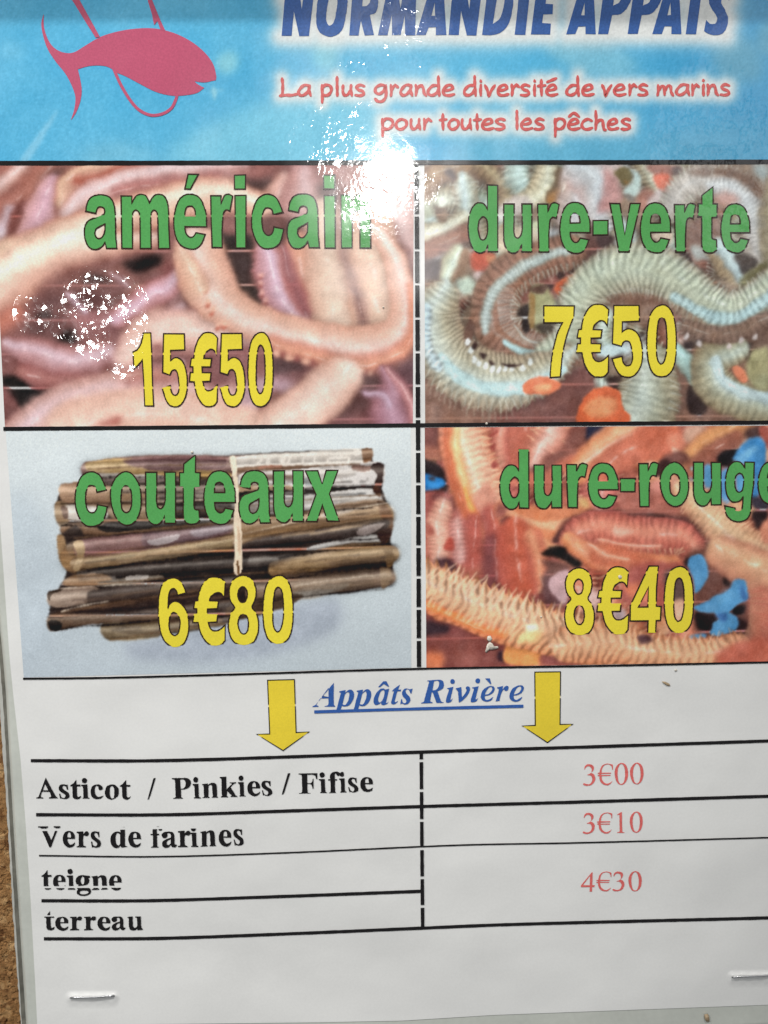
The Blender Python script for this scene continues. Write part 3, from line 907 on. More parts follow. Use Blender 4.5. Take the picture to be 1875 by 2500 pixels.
    Wm("1060,90,80 1250,160,110 1420,130,120 1560,30,110 1660,-90,90 1760,-160,90", (126, 116, 78), (116, 104, 72), (92, 80, 60), hpos=0, soft=6, shadow=.1, seg=12, segamp=.18)
    # dark brown worm above the big one, with pale rim
    c.frame(1440, 395, 3.814)
    Wm("620,940,60 760,950,110 900,1010,120 1020,1090,120 1130,1170,120 1230,1250,110", (132, 84, 64), (118, 78, 62), (92, 64, 56), hpos=0, soft=5, shadow=.2)
    Wm("680,900,50 820,920,60 960,980,60 1040,1050,40", (204, 204, 206), (186, 180, 180), (140, 120, 118), soft=4, shadow=.1)
    c.frame(980, 380, 1.8536)
    # background browns low
    B("100,960 500,1080 880,1080 1100,900 1659,900 1659,1220 100,1220", (146, 104, 90), 12)
    B("500,1130 800,960 880,1010 840,1200 400,1200", (134, 86, 80), 9)
    B("1290,760 1659,760 1659,860 1290,840", (130, 98, 86), 8)
    for p in ("1285,845 1330,850 1310,890 1280,880", "1340,830 1430,840 1420,870 1340,870", "1530,850 1590,850 1570,880", "930,1000 1060,1010 1040,1110 1000,1140 960,1080", "1320,1020 1400,1040 1360,1180 1290,1150", "1560,880 1640,880 1620,940 1560,930", "970,870 1000,900 960,920"):
        B(p, (72, 54, 52), 5)
    # big S worm: loop from the left, over the middle, off to the right
    Wm("1130,960,190 1120,1080,240 1080,1200,260", (206, 206, 196), (184, 172, 146), (150, 122, 98), hpos=.2, hw=.5, soft=5, shadow=.3, seg=13, segamp=.14, bris=13, blen=.08)
    Wm("1240,880,60 1300,950,80 1330,1010,60", (190, 216, 212), (170, 190, 184), (120, 120, 110), soft=4, shadow=.1)
    Wm("1500,880,130 1400,930,150 1420,1040,160 1560,1120,150 1700,1150,150", (196, 196, 182), (176, 160, 132), (146, 116, 88), soft=6, shadow=.3, seg=14, segamp=.12)
    Wm("1420,930,40 1450,1010,44 1560,1075,50 1700,1105,50", (206, 214, 216), (196, 204, 204), (180, 184, 180), soft=3, shadow=0)
    B("1500,960 1540,960 1570,1010 1550,1030 1520,1010", (232, 132, 100), 3)
    B("1590,890 1659,870 1659,1060 1600,1050 1560,980", (172, 158, 120), 6)
    # C-shaped worm in the middle: red-brown body, pale blue-white spine
    Wm("760,430,130 600,480,150 470,560,170 420,660,180 430,770,190 520,850,200 680,890,180 820,880,120", (176, 124, 104), (164, 112, 94), (150, 110, 92), hpos=0, soft=5, shadow=.35, seg=12, segamp=.16, bris=12, blen=.12, bside=-1)
    c.lines("440,600 440,700 470,790 560,850 680,880", (206, 200, 196), 30, 34, 1.6, 6, al=.5, fan=((1, .1), (.3, -1)))
    Wm("790,420,34 640,462,46 520,525,50 430,600,50 388,690,46 380,790,36", (206, 216, 214), (190, 200, 196), (160, 156, 146), hpos=0, soft=5, shadow=.0, al=.85, seg=9, segamp=.12)
    Wm("470,850,24 560,895,40 660,912,46 770,890,36", (196, 220, 224), (190, 208, 208), (170, 170, 160), hpos=0, soft=2.5, shadow=.05)
    Wm("510,770,16 560,830,24 660,850,24 760,830,20", (190, 180, 172), (176, 150, 136), (160, 126, 110), soft=4, shadow=0)
    # dark pocket inside the C
    B("540,680 580,670 590,720 560,740 520,720", (64, 52, 50), 4)
    B("545,740 575,740 580,800 550,800", (64, 52, 50), 4)
    B("585,600 640,590 690,640 700,770 620,800 585,740", (176, 164, 124), 5)
    B("580,620 600,630 600,780 580,780", (168, 128, 84), 3)
    B("580,600 660,590 650,620 590,620", (110, 80, 70), 4)
    B("600,770 760,760 740,820 640,810", (92, 76, 66), 5)
    B("695,600 760,540 840,520 860,560 780,640 720,640", (228, 118, 82), 4)
    B("700,600 730,570 740,600 720,640", (222, 104, 72), 3)
    B("710,640 780,640 740,670", (226, 186, 160), 4)
    # upper arch of the ribbed worm
    Wm("680,900,140 770,830,150 790,720,160 860,590,180 1000,520,210 1130,520,210 1260,590,200 1380,680,180 1500,710,160 1620,650,150 1720,560,150", (208, 206, 184), (190, 184, 162), (150, 116, 98), hpos=-.45, hw=.5, soft=4.5, shadow=.4, seg=13.2, segamp=.20, segskew=.25, bris=13.2, blen=.07)
    Wm("1240,640,40 1340,700,50 1440,735,54 1540,725,54 1640,660,50 1720,590,50", (186, 204, 206), (180, 196, 196), (170, 180, 176), hpos=0, hw=.8, soft=4, shadow=0, seg=13.2, segamp=.2)
    c.lines("930,640 1050,625 1180,650 1290,710 1400,770 1500,790 1640,740", (138, 96, 80), 44, 26, 1.8, 6, al=.55, fan=((.0, 1), (-.1, 1)))
    B("940,660 1060,630 1180,660 1260,740 1180,780 1000,740", (142, 98, 84), 8, .75)
    Wm("1290,780,60 1400,810,70 1520,800,70 1659,740,60", (150, 116, 100), (144, 110, 96), (126, 94, 84), soft=5, shadow=0, seg=12, segamp=.12)
    for x, y in ((1290, 820), (1350, 850), (1480, 860), (1540, 835), (1600, 820)):
        B("%d,%d %d,%d %d,%d %d,%d" % (x-14, y+8, x, y-16, x+14, y, x, y+18), (214, 190, 186), 3)
    # left large ribbed worm sweeping to the bottom
    Wm("190,640,130 150,720,200 165,830,220 230,930,230 350,1000,230 480,1020,210 600,990,170 700,940,110 760,880,60", (214, 214, 206), (196, 178, 152), (166, 132, 110), hpos=.25, hw=.45, soft=4.5, shadow=.4, seg=12.5, segamp=.17, segskew=-.25, bris=12.5, blen=.16, bside=1)
    Wm("180,915,36 260,1000,54 370,1050,56 500,1056,56 620,1028,48 730,970,34", (206, 226, 228), (200, 216, 216), (186, 196, 194), hpos=0, soft=3, shadow=0)
    Wm("110,700,50 100,780,60 110,860,60 160,950,50", (206, 216, 224), (200, 204, 206), (180, 176, 172), soft=4, shadow=0, seg=12.5, segamp=.22)
    c.lines("130,990 200,1060 300,1110 400,1130 500,1120", (206, 184, 164), 16, 34, 2, 5, al=.5, fan=((-.3, 1), (.1, 1)))
    B("310,730 330,760 320,830 300,870 280,800", (112, 78, 68), 4)
    for x, y in ((300, 845), (318, 880), (330, 918), (350, 935), (380, 948), (410, 962), (440, 965), (470, 960), (500, 965), (545, 955), (580, 930)):
        B("%d,%d %d,%d %d,%d %d,%d" % (x-12, y+10, x-2, y-16, x+13, y, x+2, y+18), (230, 222, 218), 2.2)
    for p in ("325,845 345,850 340,880 320,870", "355,895 385,905 370,920", "390,920 420,945 400,945", "440,940 520,945 560,930 500,960"):
        B(p, (70, 48, 46), 3)
    B("560,1020 640,1000 720,1030 690,1070 590,1080 550,1060", (240, 128, 92), 3)
    B("600,1040 680,1030 670,1060 610,1070", (244, 160, 116), 5)
    B("790,1190 830,1090 900,1050 980,1060 1000,1140 1040,1180 1030,1215 800,1215", (232, 108, 70), 3)
    B("830,1130 900,1090 970,1110 940,1180 850,1180", (240, 146, 100), 7)
    B("900,870 980,850 1040,870 960,910 890,910", (196, 204, 206), 5)
    c.a = c.a * np.array([.925, .985, .99])
    finish(c, .12, 1.0, 9, .16, 402, 1.12)
    c.warp(3.2, 14, 15)
    c.a += vnoise((c.h, c.w), 16, 18, 3)[..., None]*9
    return c

# ---- picture 3: razor clams tied with raffia
def paint_razor_clams():
    c = Canvas(0, 1040, 1012, 1670, STEP, (204, 212, 214))
    B = c.blob; Wm = c.worm
    yy = np.linspace(0, 1, c.h)[:, None, None]; xx = np.linspace(0, 1, c.w)[None, :, None]
    c.softf = .5
    c.a = np.array([212, 220, 222.]) * (1 - yy*.0) - yy*np.array([26, 24, 20.]) - (1-xx)*yy*np.array([6, 5, 2.])
    c.frame(0, 1020, 1.595)
    B("600,860 1300,700 1330,800 1200,880 900,950 520,940 480,880", (160, 168, 182), 26, .75)
    B("20,300 100,300 220,500 200,900 60,950", (182, 194, 204), 40, .5)
    def shell(s, hi, base, edge, hpos=-.3, hw=.4, al=1.0, sh=.35, soft=2.2):
        Wm(s, hi, base, edge, hpos=hpos, hw=hw, soft=soft, shadow=sh, tex=13, power=1.2, al=al)
    def streaks(x0, y0, x1, y1, wid, n, cols, al=.5, lmin=60, lmax=260):
        for _ in range(n):
            u = random.random(); v = random.uniform(-.5, .5)
            x = x0 + (x1-x0)*u; y = y0 + (y1-y0)*u + v*wid
            L = min(random.uniform(lmin, lmax), max((1-u)*abs(x1-x0), 12)); dx = (x1-x0); dy = (y1-y0); q = math.hypot(dx, dy)
            ox, oy, sc = c.fr
            a = ((ox + x/sc - c.x0)/c.step, (oy + y/sc - c.y0)/c.step)
            b = ((ox + (x+dx/q*L)/sc - c.x0)/c.step, (oy + (y+dy/q*L)/sc - c.y0)/c.step)
            c.stick(a[0], a[1], b[0], b[1], random.uniform(1, 3.4), random.choice(cols), .7, al*random.uniform(.4, 1), False)
    bg = c.a.copy()
    # dark body of the bundle
    B("330,180 700,160 1420,140 1480,260 1520,380 1520,480 1510,640 1180,700 880,800 420,860 400,800 200,820 200,720 260,600 240,450 230,300 330,280", (70, 58, 54), 3)
    # top shell
    shell("345,200,60 560,185,80 800,190,90 1000,185,80 1200,172,60", (196, 160, 150), (140, 104, 100), (110, 82, 76), hpos=-.5)
    B("335,175 520,160 560,200 460,215 340,205", (206, 172, 120), 4)
    B("440,200 700,200 900,215 900,235 600,232 400,225", (196, 160, 104), 4)
    B("480,165 700,150 880,160 880,195 700,200 520,190", (132, 98, 98), 5)
    B("560,185 620,170 760,180 700,205 580,205", (110, 78, 80), 5)
    # white upper right shells
    B("915,155 1150,135 1440,120 1448,150 1420,185 1150,200 920,200", (222, 214, 204), 3)
    B("1410,122 1448,120 1450,160 1425,185 1412,160", (150, 112, 84), 2.5)
    B("920,195 1150,185 1250,190 1140,210 925,220", (142, 112, 92), 3)
    B("1000,190 1100,185 1090,198 1010,200", (176, 128, 108), 2)
    B("940,215 1150,200 1400,175 1490,180 1490,260 1420,270 1180,285 940,300", (214, 208, 204), 3)
    B("1370,185 1450,190 1440,205 1375,205", (140, 104, 92), 3)
    B("1450,180 1492,178 1490,250 1480,290 1455,270 1470,220 1445,200", (76, 58, 54), 2.5)
    B("940,225 1040,220 1180,225 1180,240 1000,245 940,245", (120, 96, 84), 4)
    B("1180,235 1230,230 1240,262 1190,262", (150, 160, 162), 4)
    B("920,262 1100,262 1180,275 1060,290 930,290", (168, 138, 110), 4)
    B("930,290 1200,280 1440,262 1470,262 1440,275 1200,300 930,325", (58, 50, 48), 2)
    B("1000,310 1200,300 1440,275 1480,300 1490,330 1300,350 1100,372 980,380", (216, 212, 208), 3)
    B("1170,315 1420,292 1430,298 1180,330", (168, 168, 168), 2)
    B("1460,262 1485,285 1480,310 1452,285", (92, 62, 50), 2.5)
    B("940,320 1150,312 1160,340 950,350", (116, 112, 112), 4)
    B("930,350 1150,345 1160,372 940,380", (150, 140, 134), 4)
    # left middle: tan ends
    B("235,260 300,252 420,260 440,330 380,350 300,345 245,330 230,295", (190, 148, 116), 3)
    B("360,235 700,228 760,250 400,258", (126, 108, 104), 4)
    B("350,215 600,222 640,232 400,232", (206, 196, 186), 3)
    B("420,270 640,270 620,330 430,345", (176, 138, 104), 5)
    B("620,255 860,250 900,262 880,340 640,340", (98, 80, 74), 5)
    B("215,330 240,325 270,345 262,420 240,430 215,390", (176, 144, 110), 3)
    B("250,345 340,340 420,370 400,400 280,400 255,385", (224, 214, 204), 4)
    B("238,345 262,350 265,390 250,395", (120, 92, 80), 2.5)
    B("420,350 700,350 700,385 440,392", (156, 128, 98), 5)
    streaks(420, 300, 900, 290, 90, 60, [(120, 100, 88), (66, 56, 52), (160, 132, 106), (190, 180, 172)], .6)
    streaks(930, 300, 1380, 265, 130, 50, [(196, 190, 184), (150, 140, 132), (226, 222, 216)], .45)
    B("640,340 900,330 905,395 700,392", (66, 56, 54), 4)
    B("760,290 830,290 830,310 765,310", (170, 156, 144), 3)
    # second tier shells
    B("240,420 440,395 640,400 700,430 500,450 300,455 240,450", (150, 112, 84), 4)
    B("245,450 300,420 330,470 290,520 260,520 240,480", (72, 60, 56), 4)
    B("222,460 245,455 262,520 300,580 280,590 240,575 225,520", (166, 134, 100), 3)
    B("430,405 700,400 900,385 930,392 900,410 640,430 420,445 380,430", (38, 34, 34), 3)
    # long shell running from lower left to upper right
    shell("300,545,128 480,530,136 700,490,130 900,455,120 1100,430,112 1300,400,110 1480,380,106", (176, 140, 100), (140, 108, 78), (92, 72, 58), hpos=.3, hw=.35)
    B("300,478 480,455 680,440 900,412 900,450 700,490 560,515 300,540 290,510", (150, 108, 106), 4)
    B("560,450 700,440 905,415 905,440 780,475 640,500 560,505", (130, 100, 106), 4)
    B("570,480 610,470 700,455 690,475 600,500", (190, 176, 180), 2.5)
    B("740,440 900,420 890,440 760,465", (160, 142, 152), 4)
    B("285,485 320,478 330,520 305,600 285,590 300,540", (206, 172, 128), 3)
    B("935,405 1200,380 1400,345 1500,330 1520,370 1400,400 1200,425 940,450", (160, 122, 84), 4)
    B("1180,372 1420,320 1500,325 1490,350 1300,385 1180,395", (196, 160, 128), 5)
    B("1250,375 1380,355 1360,372 1260,392", (206, 190, 180), 2.5)
    B("1470,325 1500,335 1530,390 1522,450 1500,490 1490,430", (120, 84, 60), 3)
    B("940,500 1000,470 1200,435 1450,395 1515,400 1500,440 1300,470 1100,500 940,520", (62, 50, 48), 4)
    B("1400,430 1500,410 1450,450 1390,455", (150, 134, 130), 2.5)
    B("1200,505 1300,480 1480,455 1485,488 1350,500 1200,520", (196, 192, 188), 3)
    B("1470,450 1520,430 1522,460 1490,490", (78, 56, 50), 2.5)
    streaks(300, 580, 900, 500, 60, 60, [(176, 150, 104), (110, 88, 64), (70, 56, 48), (150, 120, 84)], .6)
    streaks(940, 460, 1480, 370, 80, 70, [(176, 138, 96), (110, 84, 62), (84, 66, 56), (196, 160, 120)], .55)
    # third tier
    B("300,600 600,560 910,525 1200,515 1450,490 1520,500 1450,560 1200,600 900,640 500,640 310,615", (52, 44, 42), 3)
    shell("1080,590,70 1200,565,84 1350,535,90 1470,525,84 1520,530,70", (186, 150, 106), (140, 108, 78), (70, 56, 46), hpos=-.1, hw=.5)
    B("1490,490 1525,510 1535,560 1510,590 1500,540", (140, 108, 74), 2.5)
    streaks(400, 590, 1000, 540, 70, 40, [(90, 78, 72), (40, 34, 34), (120, 104, 96)], .5)
    streaks(1100, 580, 1500, 525, 60, 45, [(190, 156, 110), (90, 70, 54), (160, 126, 84)], .6, 40, 140)
    B("245,640 300,610 420,612 440,640 380,650 260,655", (170, 130, 96), 4)
    B("380,640 620,612 640,622 480,650 400,655", (130, 118, 106), 4)
    B("490,618 580,612 570,630 490,632", (182, 172, 164), 2)
    # fourth tier
    B("185,690 240,665 360,655 400,680 340,720 230,740 190,725", (176, 150, 132), 3)
    B("186,680 250,664 240,672 200,690 195,712 186,705", (76, 60, 50), 2)
    B("340,680 400,665 640,650 910,640 900,740 640,770 400,770 230,775 200,770 240,745 340,725", (66, 52, 48), 4)
    streaks(260, 760, 900, 680, 90, 70, [(92, 70, 58), (48, 38, 38), (120, 92, 72), (84, 66, 60)], .6)
    shell("1000,680,90 1150,655,90 1300,640,86 1480,620,80 1505,620,70", (150, 120, 96), (112, 90, 76), (80, 64, 56), hpos=.2, hw=.5)
    B("1140,680 1250,650 1360,650 1240,700 1150,705", (160, 152, 142), 4)
    B("1480,585 1520,590 1515,650 1490,665 1480,620", (160, 130, 100), 3)
    streaks(1000, 670, 1450, 620, 70, 40, [(170, 142, 112), (90, 72, 60), (130, 106, 84)], .5)
    B("185,775 250,762 500,772 760,765 870,790 640,810 400,800 250,822 195,830", (110, 84, 66), 3.5)
    B("188,790 215,785 240,800 232,826 200,828", (40, 34, 32), 2.5)
    B("400,800 640,800 820,790 880,805 640,840 480,862 425,868 390,830", (132, 112, 84), 4)
    B("440,835 620,820 620,850 460,865", (160, 138, 106), 5)
    streaks(400, 835, 800, 800, 50, 40, [(160, 138, 104), (100, 82, 64), (76, 62, 52)], .5, 40, 160)
    B("880,740 1100,690 1180,690 1120,735 900,790", (92, 74, 60), 4)
    dif = np.abs(c.a - bg).max(-1)
    mk = gblur((dif > 16).astype(float), 1.0)[..., None]
    jj, ii = np.mgrid[0:c.h, 0:c.w].astype(float)
    al_ = ii*math.cos(.075) - jj*math.sin(.075); ac = ii*math.sin(.075) + jj*math.cos(.075)
    st = vnoise((900, 400), 3.0, 331, 4, .7)[..., None]
    s1 = sample(st, np.clip(al_/9 + 20, 0, 399), np.clip(ac*1.9 + 60, 0, 899))
    s2 = sample(st, np.clip(al_/3 + 40, 0, 399), np.clip(ac*.9 + 300, 0, 899))
    lum = np.clip(c.a.mean(-1, keepdims=True)/255, 0, 1)
    c.a = c.a * (1 + mk*(s1*.24 + s2*.18)*(1.15 - lum*1.1))
    keep = c.a.copy()
    # round every shell: light along its crown, dark along its sides
    for q in ("340,200,52 600,190,56 900,192,56", "910,160,44 1200,150,48 1445,140,44", "235,292,80 420,290,84 900,282,66", "930,235,60 1200,222,70 1490,215,76", "215,378,90 420,372,84 900,350,60",
              "930,345,56 1200,330,56 1485,312,52", "240,430,60 600,420,56 900,402,40", "290,505,66 600,472,64 905,430,52", "300,568,54 600,530,60 905,480,56", "930,430,70 1200,395,72 1520,365,90",
              "930,490,44 1200,460,52 1510,420,70", "1000,560,70 1300,545,84 1525,530,84", "320,610,44 700,580,52 1060,556,50", "185,712,80 400,690,66 900,640,64", "1000,672,80 1300,645,84 1510,622,80",
              "190,790,60 500,776,58 900,735,70", "395,835,60 640,822,60 880,790,40", "250,640,44 430,630,44"):
        Wm(q, (255, 248, 236), (128, 118, 110), (16, 10, 10), hpos=-.28, hw=.34, soft=1.5, shadow=0, al=.30, tex=3)
    c.a = c.a*mk + keep*(1 - mk)
    # crisp edges of the single shells
    def edge(x0, y0, x1, y1, colr, w=3.0, al=.85):
        ox, oy, sc = c.fr
        n_ = 14; px_, py_ = x0, y0
        for k in range(1, n_+1):
            t = k/n_; x = x0 + (x1-x0)*t; y = y0 + (y1-y0)*t - 5*math.sin(math.pi*t) + random.uniform(-1.2, 1.2)
            c.stick((ox + px_/sc - c.x0)/c.step, (oy + py_/sc - c.y0)/c.step, (ox + x/sc - c.x0)/c.step, (oy + y/sc - c.y0)/c.step, w*(.8 + .3*math.sin(k + y0))/sc, colr, .5, al*(.62 + .25*math.sin(k*.8 + x0)), False)
            px_, py_ = x, y
    dk, lt, md = (34, 28, 28), (222, 206, 186), (120, 92, 70)
    for q in ((350, 232, 900, 238, dk, 5), (380, 262, 900, 262, dk, 4), (240, 336, 900, 345, dk, 4), (430, 292, 900, 300, dk, 3), (240, 420, 500, 436, dk, 4), (290, 470, 900, 408, md, 4),
              (300, 604, 910, 520, dk, 6), (940, 455, 1510, 330, lt, 2.5), (940, 512, 1480, 470, dk, 4), (930, 300, 1450, 262, dk, 5), (940, 345, 1480, 300, md, 3), (940, 212, 1400, 180, md, 4),
              (1090, 545, 1520, 492, dk, 5), (1080, 635, 1500, 580, dk, 5), (300, 655, 1080, 600, md, 3), (240, 665, 640, 648, lt, 2), (200, 765, 900, 655, md, 4), (240, 755, 420, 715, lt, 3),
              (190, 775, 900, 765, dk, 4), (200, 828, 480, 806, dk, 3), (400, 808, 900, 770, dk, 4), (430, 866, 880, 800, md, 3), (1000, 720, 1500, 668, dk, 3), (300, 540, 900, 470, md, 3),
              (560, 330, 900, 322, lt, 2), (640, 372, 900, 360, md, 3), (345, 200, 900, 182, md, 3), (1150, 655, 1500, 610, lt, 2), (950, 485, 1400, 395, md, 3), (940, 405, 1450, 350, dk, 3)):
        edge(*q)
    # raffia tie
    B("895,150 915,150 925,230 932,330 940,420 942,500 940,600 925,615 912,600 915,520 910,400 915,300 905,220", (226, 206, 182), 1.6)
    B("898,150 914,150 918,210 908,215", (232, 216, 194), 1.6)
    B("922,560 928,555 934,612 926,612", (130, 96, 66), 1.4)
    B("925,420 938,470 936,540 928,520", (206, 178, 150), 2)
    k0 = c.a.copy()
    finish(c, .18, .92, 6, .06, 403, 1.30)
    mk = gblur((np.abs(k0 - bg).max(-1) > 16).astype(float), .8)[..., None]
    c.a = c.a*mk + k0*(1 - mk)
    c.warp(1.1, 12, 31)
    c.a += vnoise((c.h, c.w), 8, 38, 3)[..., None]*1.5
    return c

# ---- picture 4: red ragworms and blue chips
def paint_red_ragworms():
    c = Canvas(1030, 1020, 2076, 1650, STEP, (176, 104, 88)); c.wf = 1.28; c.segf = 1.45; c.soften = .3
    B = c.blob; Wm = c.worm
    c.fringe = ((232, 184, 150), 9, 3.6); c.gloss = .3
    c.crowd(26, (50, 90), [((226, 150, 124), (200, 116, 90), (130, 62, 56)), ((232, 176, 140), (214, 146, 104), (150, 80, 60)), ((214, 140, 130), (186, 100, 92), (104, 54, 54))], 19, 11, .12, 12, .14, (160, 400))
    n = vnoise((c.h, c.w), 40, 51, 4, .6)
    c.a += n[..., None]*np.array([30, 22, 20])
    blue = (88, 146, 190)
    c.frame(1030, 1035, 3.858)
    B("0,20 230,20 230,280 60,240 0,200", (126, 80, 74), 7)
    B("0,240 220,230 220,330 0,330", (160, 104, 88), 8)
    B("0,340 120,350 210,430 240,640 180,670 0,640", (46, 36, 38), 5)
    B("-20,420 60,470 150,500 220,540 210,590 100,625 -20,620", (44, 116, 178), 4)
    B("30,520 130,560 180,570 60,600", (60, 140, 206), 5)
    B("60,500 110,480 120,530 70,520", (60, 60, 72), 4)
    B("-20,660 260,680 300,1000 100,1000 -20,1100", (156, 86, 80), 9)
    # right-hand background of reds
    B("600,20 1400,20 1400,400 1100,560 700,520", (196, 116, 96), 9)
    Wm("760,0,120 730,150,150 740,350,150 700,500,140 720,640,120", (214, 150, 130), (196, 116, 102), (160, 84, 74), hpos=-.1, soft=7, shadow=.2)
    Wm("960,-20,220 960,150,240 1000,350,220", (196, 116, 96), (186, 106, 88), (170, 96, 80), soft=9, shadow=0)
    Wm("1240,-40,260 1230,80,280 1130,220,220 1080,330,180", (226, 184, 172), (206, 140, 120), (186, 110, 92), hpos=0, soft=7, shadow=.2, seg=14, segamp=.07, bris=14, blen=.1)
    B("1160,300 1300,230 1420,20 1600,20 1520,220 1300,340 1180,450 1130,420", (128, 82, 74), 8)
    for x, y, rx, ry in ((640, 330, 34, 90), (880, 470, 60, 40), (1080, 430, 70, 36), (300, 760, 40, 80), (620, 760, 40, 70), (700, 1100, 60, 60), (150, 700, 60, 50)):
        B("%d,%d %d,%d %d,%d %d,%d" % (x-rx, y, x-6, y-ry, x+rx, y+8, x+6, y+ry), (92, 54, 54), 7, .75)
    # main pale worm at the left with its orange seam
    Wm("360,-60,330 380,100,360 430,300,370 500,500,370 570,700,330 590,850,250", (236, 188, 160), (224, 166, 140), (186, 104, 78), hpos=-.1, hw=.6, soft=4, shadow=.45, seg=12, segamp=.13, bris=12, blen=.16, bside=-1)
    Wm("250,20,80 250,200,80 270,400,80 310,560,90 360,700,90 430,860,70", (196, 108, 78), (196, 110, 82), (206, 122, 92), hpos=0, soft=7, shadow=0)
    Wm("330,0,60 320,200,80 350,400,80 410,600,70 470,780,60", (240, 190, 140), (236, 176, 124), (226, 156, 112), hpos=0, soft=8, shadow=0)
    B("600,560 700,640 690,830 640,900 520,900 480,760 540,620", (206, 146, 126), 8)
    Wm("400,620,40 460,780,60 520,900,80 550,1050,80 560,1200,80", (238, 166, 96), (230, 146, 90), (200, 110, 84), hpos=0, hw=.6, soft=6, shadow=0)
    Wm("500,900,120 480,1050,160 470,1250,180", (176, 92, 80), (170, 90, 80), (150, 80, 76), soft=9, shadow=0)
    Wm("650,850,150 680,1000,160 700,1200,160", (180, 98, 84), (168, 88, 80), (140, 76, 74), soft=10, shadow=0)
    for p in ("640,110 700,60 720,80 650,130", "640,220 700,190 690,250", "650,380 700,350 710,400 670,430"):
        B(p, (156, 80, 72), 3)
    # light feathery patch lower left
    Wm("200,800,150 160,950,200 180,1100,200 160,1250,150", (222, 176, 156), (208, 152, 132), (190, 120, 104), hpos=0, soft=8, shadow=.1, seg=9, segamp=.08)
    Wm("330,960,110 340,1100,120 350,1240,120", (206, 160, 152), (196, 140, 132), (176, 108, 100), soft=8, shadow=0, seg=8, segamp=.12)
    B("240,1090 290,1070 290,1200 210,1196 200,1160", (176, 84, 72), 4)
    B("40,940 110,960 120,1030 60,1040", (160, 90, 78), 5)
    # middle: feathered orange mass under dure
    B("700,760 1400,780 1560,700 1600,850 1400,960 1240,1100 1200,1200 800,1200 740,960", (206, 128, 92), 8)
    B("740,900 860,860 830,920 760,960", (70, 46, 50), 5)
    B("720,760 860,780 800,860 700,880", (150, 92, 84), 7)
    c.lines("820,840 960,900 1100,960 1260,980", (226, 172, 136), 20, 40, 3, 12, al=.5, fan=((.6, .5), (.9, -.5)))
    c.lines("900,1010 1000,1060 1100,1120 1190,1190", (230, 172, 130), 16, 36, 3, 12, al=.5, fan=((.9, .3), (.9, 0)))
    B("1460,700 1560,720 1580,800 1480,760", (196, 160, 110), 6)
    B("1380,900 1600,820 1700,900 1659,1000 1380,960 1280,1000", (134, 82, 76), 7)
    B("1300,1000 1380,960 1340,1090 1230,1120", (100, 66, 66), 5)
    c.frame(1440, 1035, 3.814)
    # top middle and right
    B("-20,20 120,10 280,20 200,120 60,200 -20,210", (40, 44, 66), 5)
    B("60,90 180,20 280,10 230,60 120,130 30,150", (60, 104, 150), 5)
    Wm("-100,440,190 60,280,230 240,150,260 430,60,280 640,0,280", (236, 176, 140), (216, 148, 106), (196, 116, 84), hpos=-.25, hw=.35, soft=7, shadow=.25)
    Wm("-40,360,50 120,250,60 300,140,60 420,80,40", (240, 204, 180), (230, 180, 150), (216, 150, 116), soft=7, shadow=0)
    Wm("120,430,200 300,300,230 480,200,240 640,120,240", (206, 124, 100), (196, 114, 92), (176, 100, 80), soft=10, shadow=0)
    B("420,60 720,0 860,60 840,200 700,330 520,330 440,240", (192, 108, 84), 9)
    B("720,110 840,80 900,160 820,280 740,240", (206, 128, 104), 6)
    B("780,220 840,260 820,280 770,270", (226, 176, 150), 4)
    B("900,30 1100,10 1100,120 930,200 880,120", (196, 156, 136), 7)
    Wm("880,360,140 980,270,170 1100,170,180 1260,80,190 1420,10,190", (214, 154, 106), (196, 138, 96), (160, 104, 82), hpos=-.3, soft=7, shadow=.2)
    Wm("960,380,100 1080,300,120 1220,220,130 1360,140,120", (150, 96, 80), (146, 94, 80), (130, 84, 74), soft=8, shadow=0)
    B("700,290 880,260 930,340 850,400 700,400 640,360", (120, 78, 70), 6)
    B("640,350 760,340 720,480 600,480", (72, 48, 48), 5)
    B("1200,290 1330,230 1400,220 1370,340 1260,400 1180,370", (40, 36, 38), 5)
    B("1440,60 1600,30 1600,130 1460,150", (82, 62, 60), 7)
    B("1580,40 1659,30 1720,230 1620,200", (160, 86, 76), 5)
    # blue chip top right
    B("1340,340 1420,190 1520,130 1590,130 1640,220 1640,420 1600,560 1560,700 1500,700 1520,500 1400,350", (70, 132, 184), 4)
    B("1350,350 1440,250 1540,200 1560,240 1480,320 1420,380", (104, 160, 200), 6)
    B("1220,420 1340,420 1330,560 1290,740 1230,740 1210,600", (96, 152, 200), 5)
    B("1060,390 1150,390 1140,560 1070,600", (96, 150, 190), 4)
    B("920,510 980,510 970,600 920,600", (92, 136, 174), 5)
    B("1360,470 1440,470 1430,620 1370,640", (92, 150, 192), 4)
    B("940,400 970,400 960,440", (140, 168, 176), 3)
    B("1500,690 1659,690 1659,800 1500,780", (62, 56, 66), 6)
    # soft salmon behind rouge
    B("560,560 900,580 1000,760 900,840 300,850 260,640 430,600", (168, 106, 94), 10)
    B("560,540 680,520 700,600 600,620", (206, 140, 128), 8)
    B("760,500 830,500 820,640 760,650", (198, 142, 122), 6)
    # dark band in the middle
    B("0,830 250,820 700,840 1000,900 1060,1060 900,1000 700,960 400,930 200,920 0,900", (120, 80, 76), 8)
    B("240,850 340,870 440,870 430,920 340,910 260,890", (44, 36, 38), 4)
    B("540,850 700,860 640,930 560,920", (84, 62, 60), 6)
    B("900,940 960,950 1020,1030 1000,1050 930,1000", (40, 34, 36), 4)
    B("650,950 670,920 700,905 720,950 710,968 660,966", (84, 144, 190), 3)
